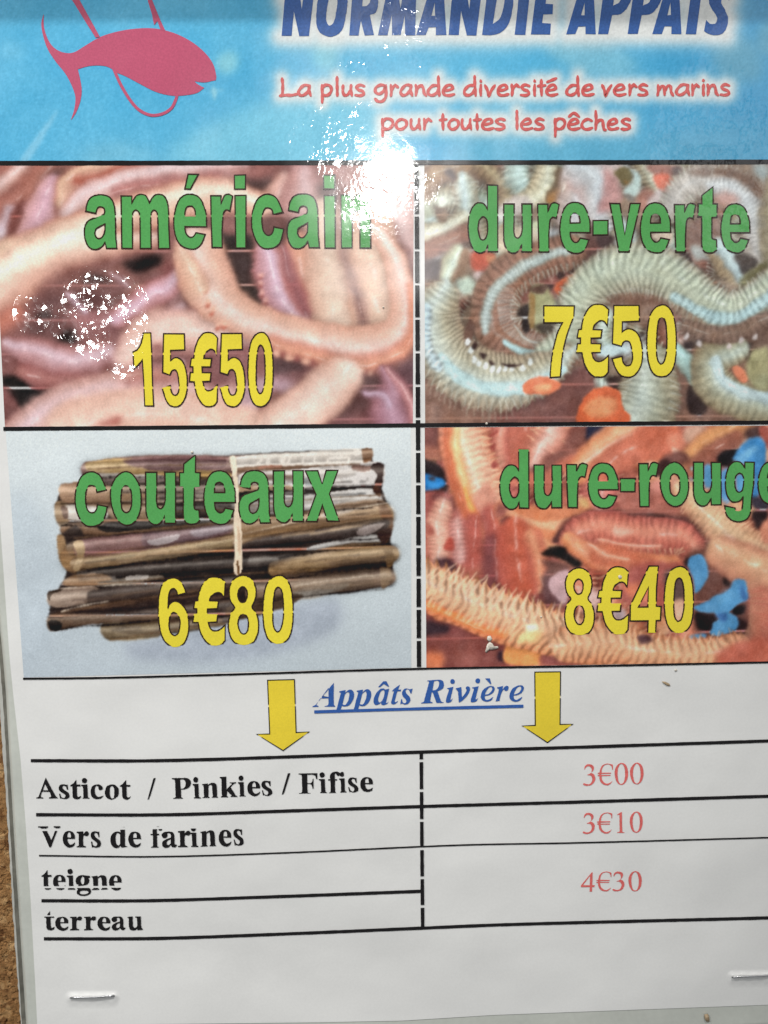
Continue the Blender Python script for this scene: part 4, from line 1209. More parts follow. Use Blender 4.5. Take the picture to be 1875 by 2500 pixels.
    # tan worm at the right edge
    Wm("900,640,200 1060,780,240 1200,920,270 1350,1060,290 1520,1180,300 1700,1260,300", (220, 186, 150), (206, 160, 126), (170, 112, 90), hpos=0, hw=.6, soft=7, shadow=.35, seg=10, segamp=.07, bris=11, blen=.08)
    B("1500,820 1659,810 1620,920 1560,970 1530,930", (48, 36, 38), 5)
    B("1620,900 1720,880 1720,1100 1620,1100", (196, 130, 106), 6)
    B("1020,1090 1150,1100 1200,1182 1060,1182", (112, 78, 76), 8)
    # curled worm in the centre
    Wm("-160,1080,200 -60,1000,240 80,970,250 280,1000,260 500,1030,260 700,1040,260 860,1060,240 940,1120,200 960,1220,160", (218, 146, 124), (196, 110, 94), (160, 84, 78), hpos=-.15, hw=.45, soft=4, shadow=.6, seg=12, segamp=.12, bris=10, blen=.08, bside=1)
    B("200,980 330,970 420,1010 260,1040", (232, 176, 156), 7)
    Wm("-180,1100,140 -80,1180,160 60,1250,170 260,1290,170 520,1310,170 760,1300,150", (226, 160, 116), (210, 132, 92), (180, 100, 80), hpos=-.1, soft=6, shadow=.25)
    c.lines("-170,1060 -150,1150 -60,1230 60,1300 200,1350", (222, 156, 128), 18, 30, 2.5, 8, al=.55, fan=((.9, .2), (.5, -.8)))
    Wm("80,1080,30 260,1120,40 450,1140,40 640,1140,30", (232, 176, 156), (216, 148, 126), (200, 126, 104), soft=6, shadow=0)
    c.frame(1440, 1320, 3.814)
    B("0,60 200,40 500,120 700,200 900,180 880,300 600,280 300,260 100,240 0,200", (196, 112, 86), 9)
    Wm("0,50,50 160,140,50 340,180,40", (230, 166, 140), (214, 146, 118), (190, 116, 92), soft=6, shadow=0)
    B("380,240 900,230 900,600 600,640 300,560 300,400", (166, 92, 84), 9)
    B("700,280 900,300 880,560 760,560", (100, 78, 74), 7)
    B("300,400 560,420 600,560 440,560", (206, 120, 92), 9)
    B("780,560 880,560 880,740 800,740", (206, 162, 136), 6)
    B("-40,440 60,460 120,520 60,640 -20,760 -60,600", (196, 162, 156), 8)
    B("200,640 330,640 330,740 220,730", (176, 156, 160), 7)
    # area right of price: dark, then tan hairs
    B("900,130 1100,60 1300,120 1500,320 1659,330 1659,900 1300,960 1000,900 960,700 960,480", (112, 76, 68), 9)
    B("1100,130 1250,160 1380,280 1280,300 1150,240", (46, 36, 36), 5)
    B("1250,310 1340,330 1300,420 1240,400", (42, 34, 34), 5)
    B("980,680 1180,690 1160,780 1060,860 1000,800", (42, 32, 34), 5)
    B("1340,620 1460,600 1440,680 1340,690", (38, 32, 34), 4)
    B("1380,720 1480,780 1440,900 1300,930 1120,910 1200,860", (60, 42, 42), 6)
    B("900,160 960,180 920,240 880,230", (58, 42, 44), 5)
    Wm("1240,120,260 1400,200,300 1600,290,320 1760,330,320", (214, 170, 136), (200, 146, 116), (166, 100, 84), hpos=-.3, soft=8, shadow=.2)
    B("1480,480 1659,440 1720,700 1659,1100 1300,1130 1500,900", (180, 100, 84), 10)
    c.lines("1440,400 1500,520 1500,660 1480,800 1420,930 1300,1000", (190, 140, 112), 34, 52, 2, 6, al=.55, fan=((1, -.35), (.7, .9)))
    B("960,140 1040,130 1090,200 1100,300 1070,400 1010,470 975,490 965,360 920,240 920,180", blue, 3)
    B("975,610 1100,570 1150,530 1290,460 1350,360 1440,360 1470,460 1470,550 1400,580 1330,640 1300,670 1370,700 1390,790 1350,850 1160,890 1120,860 1140,760 1200,720 1160,670 1060,670 980,640", blue, 3)
    B("1170,680 1280,670 1250,760 1200,720", (64, 106, 160), 5)
    B("1400,380 1450,480 1480,540 1420,560", (62, 100, 150), 6)
    B("1200,520 1330,450 1300,560 1180,600", (104, 162, 204), 7)
    B("870,970 920,900 1000,880 1085,875 1060,950 980,1000 890,995", blue, 3)
    # bottom-left frame: long bristled worm across the bottom
    c.frame(1030, 1320, 3.858)
    B("0,560 500,760 800,900 800,1200 0,1200", (134, 76, 72), 9)
    B("30,760 130,760 260,820 200,910 30,900", (64, 48, 54), 7)
    B("380,940 470,930 440,1020 380,1010", (92, 60, 58), 7)
    B("30,920 600,930 780,1020 790,1160 500,1180 30,1180", (128, 74, 68), 10)
    B("720,1040 790,1040 800,1140 720,1130", (56, 40, 50), 6)
    B("30,1060 200,1060 180,1200 30,1200", (206, 120, 84), 10)
    B("300,1060 500,1060 540,1180 300,1190", (150, 92, 84), 9)
    B("130,180 280,180 340,280 260,300 120,300", (84, 54, 58), 6)
    B("560,380 750,360 760,500 640,500", (66, 46, 54), 7)
    Wm("680,60,200 680,200,200 680,360,180", (128, 72, 70), (124, 70, 70), (140, 76, 72), soft=10, shadow=0)
    Wm("870,-60,260 880,150,300 900,350,300 940,520,240", (190, 98, 76), (184, 94, 76), (166, 84, 74), soft=9, shadow=0)
    Wm("1040,-20,150 1100,120,150 1120,260,130 1140,380,100", (216, 150, 118), (200, 120, 94), (176, 96, 80), hpos=0, soft=7, shadow=.1)
    B("1190,70 1350,50 1370,110 1500,220 1450,260 1300,180 1180,150 1130,120", (40, 36, 36), 5)
    B("1130,180 1300,200 1420,260 1300,340 1150,420 1130,340 1180,280", (112, 78, 72), 7)
    B("1140,380 1220,350 1380,560 1340,620 1150,600", (104, 72, 72), 8)
    B("1190,430 1250,330 1380,270 1400,330 1360,420 1380,560 1330,590 1250,510", (184, 150, 152), 4)
    B("1130,600 1000,560 960,520 1150,540", (136, 76, 70), 9)
    B("780,1150 800,960 900,900 1180,940 1110,1160", (228, 150, 90), 4)
    B("1120,1160 1150,1040 1300,1060 1500,1120 1500,1180", (150, 84, 78), 6)
    c.fringe = ((240, 202, 170), 24, 8.0)
    Wm("-80,380,330 80,450,340 250,540,350 430,610,350 620,690,350 820,750,350 1010,810,340 1250,880,330 1480,940,320 1700,980,320", (222, 178, 146), (216, 156, 118), (216, 128, 84), hpos=-.35, hw=.7, soft=3, shadow=.45, seg=15, segamp=.30, segskew=-.45, bris=15, blen=.30, bside=-1)
    c.fringe = ((232, 184, 150), 12, 4.5)
    Wm("-60,560,60 120,640,80 340,740,80 560,830,80 760,880,70", (226, 132, 80), (216, 124, 80), (196, 104, 78), hpos=0, hw=.8, soft=7, shadow=0)
    c.lines("20,560 140,640 300,720 480,780 660,830 840,880", (238, 194, 156), 16, 52, 2, 7, al=.75, fan=((.55, -1), (.5, -1)))
    c.lines("40,330 200,420 340,470 480,540 620,600 800,650 960,700 1060,720", (232, 192, 164), 15, 40, 1.6, 9, al=.85, fan=((.8, -.75), (.45, -1)))
    B("980,800 1060,790 1100,830 1050,880 980,870", (250, 226, 200), 6)
    B("900,900 1000,860 1120,880 1100,960 920,960", (242, 196, 140), 9)
    c.frame(1440, 1320, 3.814)
    Wm("-200,980,260 0,960,280 200,960,280 400,1010,260 600,1040,240 850,1060,230 1100,1060,230 1350,1020,230", (226, 176, 140), (214, 154, 116), (206, 122, 84), hpos=-.2, hw=.7, soft=4, shadow=.3, seg=14, segamp=.22, segskew=-.4, bris=14, blen=.2, bside=-1)
    B("1200,1020 1659,900 1720,1180 1200,1180", (186, 104, 86), 10)
    B("440,890 560,880 600,930 520,960 470,960", (84, 58, 62), 5)
    finish(c, .08, 1.04, 10, .12, 404, 1.12)
    c.warp(3.0, 16, 61)
    c.a += vnoise((c.h, c.w), 18, 68, 3)[..., None]*7
    return c

# ---- header: underwater blue with soft light shafts, glow round the lettering
def paint_header(glow_tight, glow_wide):
    c = Canvas(-60, -300, 2080, 404, 4, (88, 176, 216))
    n = vnoise((c.h, c.w), 60, 71, 4, .6)
    n2 = vnoise((c.h, c.w), 25, 75, 3, .6)
    xs = (c.x0 + np.arange(c.w)*c.step)[None, :, None]; ys = (c.y0 + np.arange(c.h)*c.step)[:, None, None]
    c.a = np.array([82, 168, 206.]) + n[..., None]*np.array([24, 14, 9]) + n2[..., None]*np.array([8, 5, 3])
    B = c.blob
    c.frame(0, 0, 1.765)
    B("700,700 740,640 900,540 1200,430 1500,400 1700,560 1700,720", (124, 192, 214), 26, .8, 6)
    B("80,700 240,480 250,480 120,700", (150, 200, 222), 5, .55, 4)
    B("940,240 1010,225 1030,280 980,320 930,290", (136, 196, 208), 12, .8, 4)
    for a, b, L in ((930, 400, 40), (925, 395, 30)):
        B("%d,%d %d,%d %d,%d" % (a-10, b-30, a+4, b, a-6, b+34), (150, 204, 218), 4, .7)
        B("%d,%d %d,%d %d,%d" % (a-30, b-4, a+30, b-14, a+28, b-8), (150, 204, 218), 4, .5)
    B("0,180 100,190 100,250 0,260", (120, 186, 214), 18, .5)
    B("380,640 560,620 700,690 350,700", (130, 192, 214), 20, .5)
    B("1350,180 1450,180 1440,300 1360,290", (140, 196, 204), 16, .6)
    c.frame(0, 0, 1.0)
    B("1330,110 1480,100 1560,170 1420,180", (150, 196, 206), 18, .55)
    B("1740,120 1840,100 1860,190 1760,190", (140, 180, 186), 20, .5)
    B("1200,250 1500,330 1900,300 1900,400 1100,400", (110, 176, 200), 30, .5)
    B("1860,60 1960,50 1960,140 1860,130", (150, 190, 196), 14, .5)
    # the blue darkens to the right
    k = np.clip((xs - 1300) / 700, 0, 1)
    c.a = c.a * (1 - k*np.array([.26, .16, .10]))
    X = (xs[..., 0] + 0*ys[..., 0]); Y = (ys[..., 0] + 0*xs[..., 0])
    g = np.zeros((c.h, c.w))
    for (pts_, rad, hard) in ((glow_tight, 17, 5.0), (glow_wide, 26, 8.0)):
        pts_ = np.array(pts_)
        d = np.full((c.h, c.w), 1e9)
        for (x, y) in pts_:
            bx0 = max(0, int((x - 60 - c.x0)/c.step)); bx1 = min(c.w, int((x + 60 - c.x0)/c.step) + 1)
            by0 = max(0, int((y - 60 - c.y0)/c.step)); by1 = min(c.h, int((y + 60 - c.y0)/c.step) + 1)
            if bx1 <= bx0 or by1 <= by0: continue
            dd = (X[by0:by1, bx0:bx1] - x)**2 + (Y[by0:by1, bx0:bx1] - y)**2
            d[by0:by1, bx0:bx1] = np.minimum(d[by0:by1, bx0:bx1], dd)
        d = np.sqrt(d)
        g = np.maximum(g, 1 / (1 + np.exp(np.clip((d - rad) / hard, -30, 30))))
    g = gblur(g, 1.5)[..., None]
    c.a = c.a * (1 - g*.97) + np.array([226, 220, 214.]) * g*.97
    return c
# ------------------------------------------------------------------ letter shapes
SANS = Font(); TB = Font(); TBI = Font(); TR = Font(); HD = Font()
SANS.add('a', "78,438c 95,355 130,300 180,276 235,271 295,282 340,315 365,370 376,440 382,600 384,700 395,815c 290,815c 276,752c 245,795 205,820 160,825 115,805 80,745 66,665 73,590 100,540 150,512 215,490 262,472c 272,440 262,405 230,393 203,402 188,428 182,460c",
         "274,565c 215,598 182,620 172,660 185,700 210,716 240,705 265,670 274,620")
SANS.add('m', "437,282c 545,282c 545,358c 570,310 600,275 645,266 690,280 725,355c 750,305 785,272 825,266 870,282 900,330 915,400 922,600c 930,815c 818,815c 812,600c 808,490 800,445 775,426 750,440 740,480 738,600c 742,815c 632,815c 630,600c 628,490 615,445 588,426 562,440 553,480 552,600c 552,815c 445,815c 440,500c")
SANS.add('e', "1305,595c 1302,540 1300,470 1280,400 1245,320 1200,280 1135,265 1070,280 1020,330 985,430 970,540 978,640 1005,730 1050,790 1130,822 1200,815 1250,770 1290,675c 1195,655c 1175,690 1145,705 1115,690 1090,650 1083,595c",
         "1083,492c 1085,440 1100,400 1135,385 1170,400 1188,440 1192,492c")
SANS.add('r', "1345,280c 1450,280c 1450,362c 1470,310 1490,275 1525,265 1568,285c 1540,435c 1500,425 1475,455 1466,520 1460,640c 1460,805c 1360,805c 1350,540c")
SANS.add('i', "215,272c 325,270c 325,790c 225,790c", ext=(210, 68, 325, 790))
SANS.add('dot', "210,70c 320,68c 320,208c 212,208c", ext=(210, 68, 325, 790))
SANS.add('c', "690,437c 665,370 620,290 560,258 500,262 440,305 400,390 380,480 382,590 410,690 450,760 500,795 560,798 620,780 665,730 698,603c 600,583c 590,630 565,662 530,662 500,630 483,560 482,490 495,430 520,395 550,393 580,410 595,460c")
SANS.add('n', "1265,265c 1372,265c 1372,342c 1400,280 1440,257 1490,275 1530,330 1550,400 1555,500c 1560,790c 1452,790c 1450,500c 1440,440 1412,422 1385,440 1375,490c 1375,790c 1270,790c")
SANS.add("'", "1115,62c 1220,65c 1138,215c 1082,212c")
SANS.add('d', "265,55c 380,58c 380,785c 275,783c 272,710c 245,770 205,797 160,795 110,750 75,670 58,560 60,440 75,370 110,290 160,250 215,255 250,285 268,325c",
         "222,400 180,440 165,520 175,600 200,650 235,652 262,600 270,520 258,430")
SANS.add('u', "447,258c 560,258c 560,450c 560,580 575,620 600,635 630,610 648,540 648,400c 645,258c 755,258c 755,785c 645,785c 642,710c 615,760 580,795 530,797 485,765 455,690 447,600c")
SANS.add('-', "1425,440c 1590,437c 1588,595c 1425,598c")
SANS.add('v', "38,240c 140,240c 190,560c 245,240c 350,240c 235,735c 130,735c")
SANS.add('t', "1095,65c 1095,240c 1140,243c 1135,378c 1085,382c 1082,560c 1090,600 1130,610c 1135,715c 1100,740 1040,745 1000,725 980,660 980,500c 978,375c 942,375c 945,240c 980,240c 982,155c")
SANS.add('o', "650,290 580,315 520,380 480,470 472,570 485,680 520,790 580,875 660,910 740,880 800,790 825,680 825,570 808,460 765,370 710,310",
         "650,452 610,480 595,560 595,660 610,730 650,765 690,745 715,680 717,580 700,490")
SANS.add('x', "1190,268c 1325,265c 1375,415c 1420,262c 1548,262c 1455,522c 1562,818c 1430,815c 1378,640c 1320,822c 1200,820c 1305,525c")
SANS.add('g', "1380,235c 1492,240c 1485,500c 1460,700 1450,830 1420,910 1360,950 1290,960 1220,940 1160,880 1135,765c 1260,792c 1265,825 1300,832 1340,815 1352,760 1358,660c 1320,705 1270,722 1220,715 1170,650 1148,560 1145,460 1165,350 1200,270 1260,232 1320,235 1350,265 1378,305c",
         "1312,370 1275,400 1258,470 1265,550 1285,590 1315,600 1345,580 1362,520 1365,440 1345,385")
SANS.add('1', "172,98c 252,98c 262,300c 272,650c 283,878c 188,878c 180,650c 170,470c 163,385c 130,430 110,450 72,478c 65,300c 105,280 140,230 160,170")
SANS.add('5', "390,110c 612,110c 617,280c 465,285c 463,395c 500,368 540,365 590,400 625,480 643,600 635,740 600,830 550,880 500,885 450,865 410,800 375,685c 462,660c 475,730 500,762 535,755 555,690 550,600 535,520 510,493 480,500 458,550c 378,522c")
SANS.add('E', "810,165c 795,350c 760,300 720,290 675,315 645,350 635,390c 735,392c 722,485c 612,487c 612,548c 725,550c 715,645c 622,648c 640,710 670,745 715,748 760,725 808,680c 805,868c 770,910 720,925 650,920 590,870 540,780 510,650c 450,648c 462,548c 495,548c 495,485c 458,482c 475,390c 505,385c 520,290 560,190 620,120 690,103 760,120")
SANS.add('7', "82,125c 425,125c 420,240c 370,370 320,530 290,680 268,922c 152,928c 165,750 190,600 235,430 290,315c 82,315c")
SANS.add('0', "1410,112 1340,140 1285,210 1255,320 1240,480 1240,600 1255,740 1290,850 1340,905 1400,920 1470,905 1530,840 1560,740 1572,600 1570,420 1550,270 1510,170 1460,120",
         "1405,252 1375,285 1358,380 1350,520 1350,660 1365,740 1395,778 1425,765 1450,700 1465,600 1465,450 1455,330 1435,270")
SANS.add('6', "382,258c 285,280c 270,230 240,210 210,225 188,290 180,425c 200,380 240,350 290,355 340,390 385,460 408,560 408,660 385,760 340,825 270,850 200,835 140,780 100,690 78,560 72,400 85,260 120,160 180,105 250,93 310,120 350,180",
         "245,470 215,490 195,550 195,640 215,700 255,725 290,700 310,640 312,560 290,500")
SANS.add('8', "995,65 930,85 880,130 850,210 850,290 870,360 908,418 870,470 845,550 840,640 865,740 910,800 980,825 1060,820 1120,790 1160,710 1172,620 1165,540 1140,470 1100,415 1130,340 1145,260 1135,180 1105,115 1050,75",
         "995,190 960,215 943,270 955,330 985,362 1020,355 1042,310 1045,250 1025,205", "1000,485 965,515 945,580 955,650 985,700 1020,705 1050,670 1060,600 1045,520")
SANS.add('4', "1035,55c 1138,55c 1120,300c 1115,505c 1170,510c 1165,668c 1115,668c 1110,805c 1022,805c 1022,672c 822,672c 825,500c", "1028,290c 1022,515c 915,518c")

HD.add('N', "78,250c 100,0c 112,-130c 190,-130c 221,65c 240,-130c 318,-130c 298,0c 270,252c 203,252c 163,78c 148,250c")
HD.add('O', "440,-140 380,-120 340,-40 322,80 325,180 350,230 410,256 470,240 510,190 530,90 540,0 530,-100 490,-135", "440,-60 415,-30 395,60 390,130 400,165 415,178 440,160 458,90 468,0 462,-45")
HD.add('R', "550,247c 570,0c 580,-130c 700,-130 750,-80 755,0 745,70 725,95 695,100c 725,245c 660,247c 632,140c 615,247c", "650,-60c 690,-60 700,0 675,38 643,42c")
HD.add('M', "750,247c 800,0c 815,-130c 880,-130c 908,60c 940,-130c 1020,-130c 1012,247c 940,247c 938,110c 910,245c 850,245c 850,100c 818,247c")
HD.add('A', "1018,245c 1090,0c 1125,-130c 1205,-130c 1215,0c 1228,245c 1155,245c 1155,190c 1105,190c 1085,245c", "1148,20c 1150,110c 1125,110c")
HD.add('D', "1480,245c 1510,0c 1525,-130c 1600,-130 1690,-100 1712,-20 1705,60 1680,160 1630,220 1560,245", "1600,-60c 1640,-40 1640,40 1610,130 1560,168c 1582,30c")
HD.add('I', "75,240c 95,60c 110,-130c 190,-130c 175,0c 150,240c")
HD.add('E', "190,240c 220,0c 232,-130c 370,-130c 365,-50c 300,-50c 292,25c 345,28c 340,98c 275,100c 268,160c 330,165c 325,240c")
HD.add('P', "658,237c 690,0c 702,-130c 800,-130 880,-110 895,-30 870,40 820,95 755,105c 728,237c", "775,-60c 810,-60 810,10 765,38c")
HD.add('T', "1270,238c 1300,0c 1306,-60c 1262,-60c 1268,-130c 1440,-130c 1432,-60c 1385,-60c 1375,0c 1342,238c")
HD.add('S', "1412,138c 1440,165 1475,165 1490,140 1485,110 1450,60 1432,10 1435,-50 1470,-120 1540,-135 1590,-120c 1575,5c 1540,-20 1525,-10 1520,20 1545,70 1565,120 1560,180 1530,230 1480,245 1425,235 1398,215c")

TB.add('A', "185,175c 290,370 305,388 315,392c 315,398c 222,398c 222,390c 242,387 246,370 230,325c 145,325c 130,365 132,388 155,391c 155,398c 85,398c 85,391c 105,388 120,350c", "152,312c 180,238c 218,312c")
TB.add('s', "425,250c 428,300c 420,300c 410,270 385,258 370,265 368,285 390,310 430,335 445,365 440,390 410,405 375,405 355,398 345,405c 335,350c 343,350c 355,385 385,397 400,385 405,365 385,345 345,320 330,295 335,265 360,248 390,248 412,253")
TB.add('t', "520,195c 522,250c 565,250c 565,265c 525,265c 528,360 535,385 550,385 570,375c 560,400 530,410 500,405 485,385 482,340 480,265c 458,265c 458,258c 490,235")
TB.add('i', "575,252c 640,250c 643,340c 648,388 665,395c 665,403c 590,403c 590,395c 602,390 600,370 598,300 592,268 575,260c", ext=(575, 178, 665, 403))
TB.add('dot', "610,178 590,186 583,205 590,224 610,232 630,224 637,205 630,186", ext=(575, 178, 665, 403))
TB.add('c', "740,248 780,252 805,275 808,295 785,308 765,295 765,275 750,258 735,262 722,290 722,330 735,370 770,385 815,370c 800,395 770,408 735,408 700,390 682,350 682,310 695,270")
TB.add('o', "910,250 860,265 835,320 840,370 870,402 915,410 960,390 985,340 980,290 950,258", "908,260 888,285 885,340 895,385 918,400 935,385 940,330 935,285")
TB.add('/', "1365,180c 1385,178c 1320,405c 1303,410c")
TB.add('P', "65,252c 65,245c 200,243 290,245 335,280 342,325 315,380 250,408 192,410c 198,500 205,530 222,540c 222,547c 82,547c 82,541c 108,535 118,520 116,400 112,290 105,265 65,252", "182,262c 230,258 260,280 270,330 255,380 225,402 190,402c")
TB.add('n', "515,335c 598,325c 600,350c 630,325 670,315 710,325 728,360 735,450 738,515 750,525c 750,530c 658,532c 658,525c 672,515 668,440 665,380 655,345 630,342 605,362c 605,500 608,522 622,525c 622,533c 520,538c 520,531c 540,525 540,480 537,380 532,350 515,342c")
TB.add('k', "780,232c 870,225c 880,418c 940,355 965,330 955,318 928,319c 928,312c 1020,308c 1020,316c 985,330 935,380c 1000,480 1020,505 1040,512c 1040,520c 940,522c 940,515c 955,505 945,490 884,430c 884,500 885,515 900,520c 900,527c 795,527c 795,520c 812,512 808,460 806,300 800,250 780,240c")
TB.add('e', "1380,395c 1260,393c 1268,440 1300,478 1340,475 1380,450c 1365,490 1320,515 1270,512 1220,480 1192,420 1195,360 1230,305 1290,290 1345,305 1375,350", "1258,380c 1262,330 1285,303 1308,310 1320,345 1322,382c")
TB.add('F', "365,180c 640,175c 640,255c 630,255c 610,205 570,192 488,192c 490,320c 540,320 565,305 575,260c 583,258c 585,400c 575,400c 560,345 535,330 490,330c 495,440 500,460 540,468c 540,475c 368,478c 368,470c 405,462 418,440 415,330 412,215 400,192 365,187c")
TB.add('f', "808,262c 840,262c 835,215 850,175 890,152 940,148 975,165 980,190 960,208 935,200 925,175 910,170 900,195 903,262c 935,262c 935,275c 903,275c 905,430 910,455 925,462c 925,468c 815,468c 815,462c 838,455 845,430 842,275c 808,275c")
TB.add('V', "40,85c 112,85c 112,91c 100,97 100,108 138,190c 170,115 175,98 158,91c 158,85c 205,85c 205,91c 195,95 185,110 135,240c 125,240c 70,115 60,95 40,91c")
TB.add('r', "330,125c 378,122c 380,145c 395,125 412,122 420,135 415,152 398,155 385,150 378,165 378,215 382,230 398,235c 398,240c 330,240c 330,235c 345,230 346,210 345,150 342,135 330,131c")
TB.add('d', "637,92c 690,88c 690,215 692,232 710,238c 665,243c 660,228c 640,245 610,243 590,220 583,185 592,148 620,125 650,125 658,132c 657,110 652,100 637,98c", "656,142c 635,132 622,150 620,190 628,222 645,230 657,215c")
TB.add('a', "1070,870 1065,845 1095,822 1140,815 1190,820 1215,850 1220,920 1222,965 1250,970c 1240,990 1215,1000 1190,990 1180,965c 1150,995 1110,1005 1080,990 1068,960 1080,930 1120,905 1178,885c 1178,850 1165,830 1140,828 1128,835 1135,860 1115,885 1085,888", "1178,900c 1140,915 1122,940 1128,968 1150,975 1176,955c")
TB.add('g', "768,268c 768,290c 740,292c 758,330 740,375 700,392 650,397 632,408 640,418 680,420 740,427 772,447 782,480 760,515 700,535 640,530 600,510 595,480 615,450c 598,435 600,412 625,390c 595,375 582,340 590,300 620,268 670,260 715,266", "668,273 648,298 643,335 652,372 675,385 692,365 697,320 688,282", "640,470 628,490 638,510 680,520 735,510 755,488 740,472 690,464")
TB.add('u', "1280,825c 1345,818c 1348,900 1350,945 1370,970 1395,965 1412,945c 1410,870 1405,835 1385,828c 1385,820c 1455,818c 1460,900 1465,965 1482,985c 1482,992c 1415,1000c 1412,975c 1390,995 1350,1002 1315,990 1300,950 1298,870 1295,840 1280,832c")

TBI.add('A', "735,100c 735,290 740,310 748,315c 748,322c 650,322c 650,315c 680,308 685,290 685,245c 610,245c 585,285 575,305 595,315c 595,322c 538,324c 538,317c 565,305", "622,232c 685,148c 685,232c")
TBI.add('p', "785,180c 845,168c 840,195c 865,170 895,165 918,185 922,225 905,275 870,312 830,320 810,312c 800,345c 758,352c 785,250 795,215 800,195 785,188c", "838,210c 815,300c 840,305 865,270 878,220 875,190 855,190")
TBI.add('a', "1245,158c 1215,285c 1225,288 1240,275c 1225,298 1190,308 1170,300 1175,280c 1150,300 1120,308 1100,285 1103,240 1130,190 1165,158 1195,155 1208,165c", "1200,175 1175,175 1150,220 1142,265 1155,285 1180,265 1198,215")
TBI.add('^', "1143,140c 1190,88c 1220,86c 1245,135c 1230,135c 1195,112c 1160,140c")
TBI.add('t', "1345,118c 1328,165c 1355,165c 1352,180c 1322,180c 1300,265 1300,284 1328,270c 1310,295 1285,305 1265,295 1268,270 1290,180c 1270,180c 1300,150")
TBI.add('s', "1460,155c 1450,200c 1440,200c 1430,170 1410,162 1395,175 1400,195 1435,235 1440,265 1415,295 1385,300 1365,292 1345,300c 1355,250c 1363,250c 1370,280 1390,288 1402,275 1398,255 1370,225 1362,195 1375,165 1400,152 1430,160")
TBI.add('R', "95,130c 210,122 250,130 265,165 258,205 225,230 200,238c 225,310 240,345 260,350c 260,357c 190,357c 150,250c 142,250c 128,320 128,340 150,350c 150,358c 35,362c 35,355c 62,345 70,310 110,160 112,140 95,137c", "165,140c 195,130 215,145 212,185 190,220 150,232c")
TBI.add('i', "300,208c 370,195c 342,300 338,325 345,328 362,308c 350,340 320,355 290,352 288,330 305,270 320,222 300,215c", ext=(288, 117, 385, 355))
TBI.add('dot', "360,117 342,124 335,142 342,160 360,167 378,160 385,142 378,124", ext=(288, 117, 385, 355))
TBI.add('v', "385,208c 440,195c 445,240 445,280 450,300c 480,260 495,225 485,205 500,190 525,195 530,225 500,285 450,335 420,352c 415,352c 410,280 405,240 385,215c")
TBI.add('e', "1015,180 1060,182 1075,205 1060,245 1020,275 970,285c 970,310 985,328 1010,325 1058,295c 1040,330 1000,348 955,340 928,310 930,265 955,215", "1040,190 1015,195 985,235 972,272c 1010,262 1038,235 1048,205")
TBI.add('r', "805,200c 865,185c 858,222c 880,195 900,183 918,190 920,215 905,235 880,232 875,218 855,245 840,290 830,335c 790,342c 810,270 822,220 805,207c")
TBI.add('`', "680,110c 728,108c 745,165c 735,168c")

TR.add('3', "160,235c 170,190 200,165 245,160 290,175 310,210 300,250 265,290c 305,310 328,350 325,400 290,455 230,480 175,480 145,465 145,448 165,445 200,458 240,455 270,430 285,380 270,340 245,325 210,325c 210,315c 250,300 270,275 275,235 255,200 220,190 190,205 165,240c")
TR.add('E', "590,238c 580,238c 570,190 540,165 500,160 455,180 430,225 420,283c 565,283c 560,300c 418,302c 418,318c 558,318c 553,333c 420,333c 430,390 460,430 500,450 540,440 585,405c 560,445 520,472 470,470 420,440 395,390 388,335c 362,333c 368,318c 385,317c 385,302c 362,302c 368,285c 390,283c 405,220 440,170 500,148 550,152 590,165c")
TR.add('0', "720,138 665,165 625,230 618,310 635,390 670,450 715,468 765,450 805,390 820,300 808,215 775,158", "718,152 690,175 668,230 662,310 672,390 690,440 718,455 745,440 768,380 775,300 765,215 745,170")
TR.add('1', "655,915c 715,878c 728,878c 732,1100c 738,1170 765,1180c 765,1187c 655,1187c 655,1180c 690,1170 692,1100 690,930 680,915 655,922c")
TR.add('4', "275,1780c 288,1780c 285,1970c 320,1972c 312,2000c 282,2000c 280,2068c 242,2068c 245,2000c 115,2000c 118,1975c", "250,1830c 247,1972c 145,1972c")

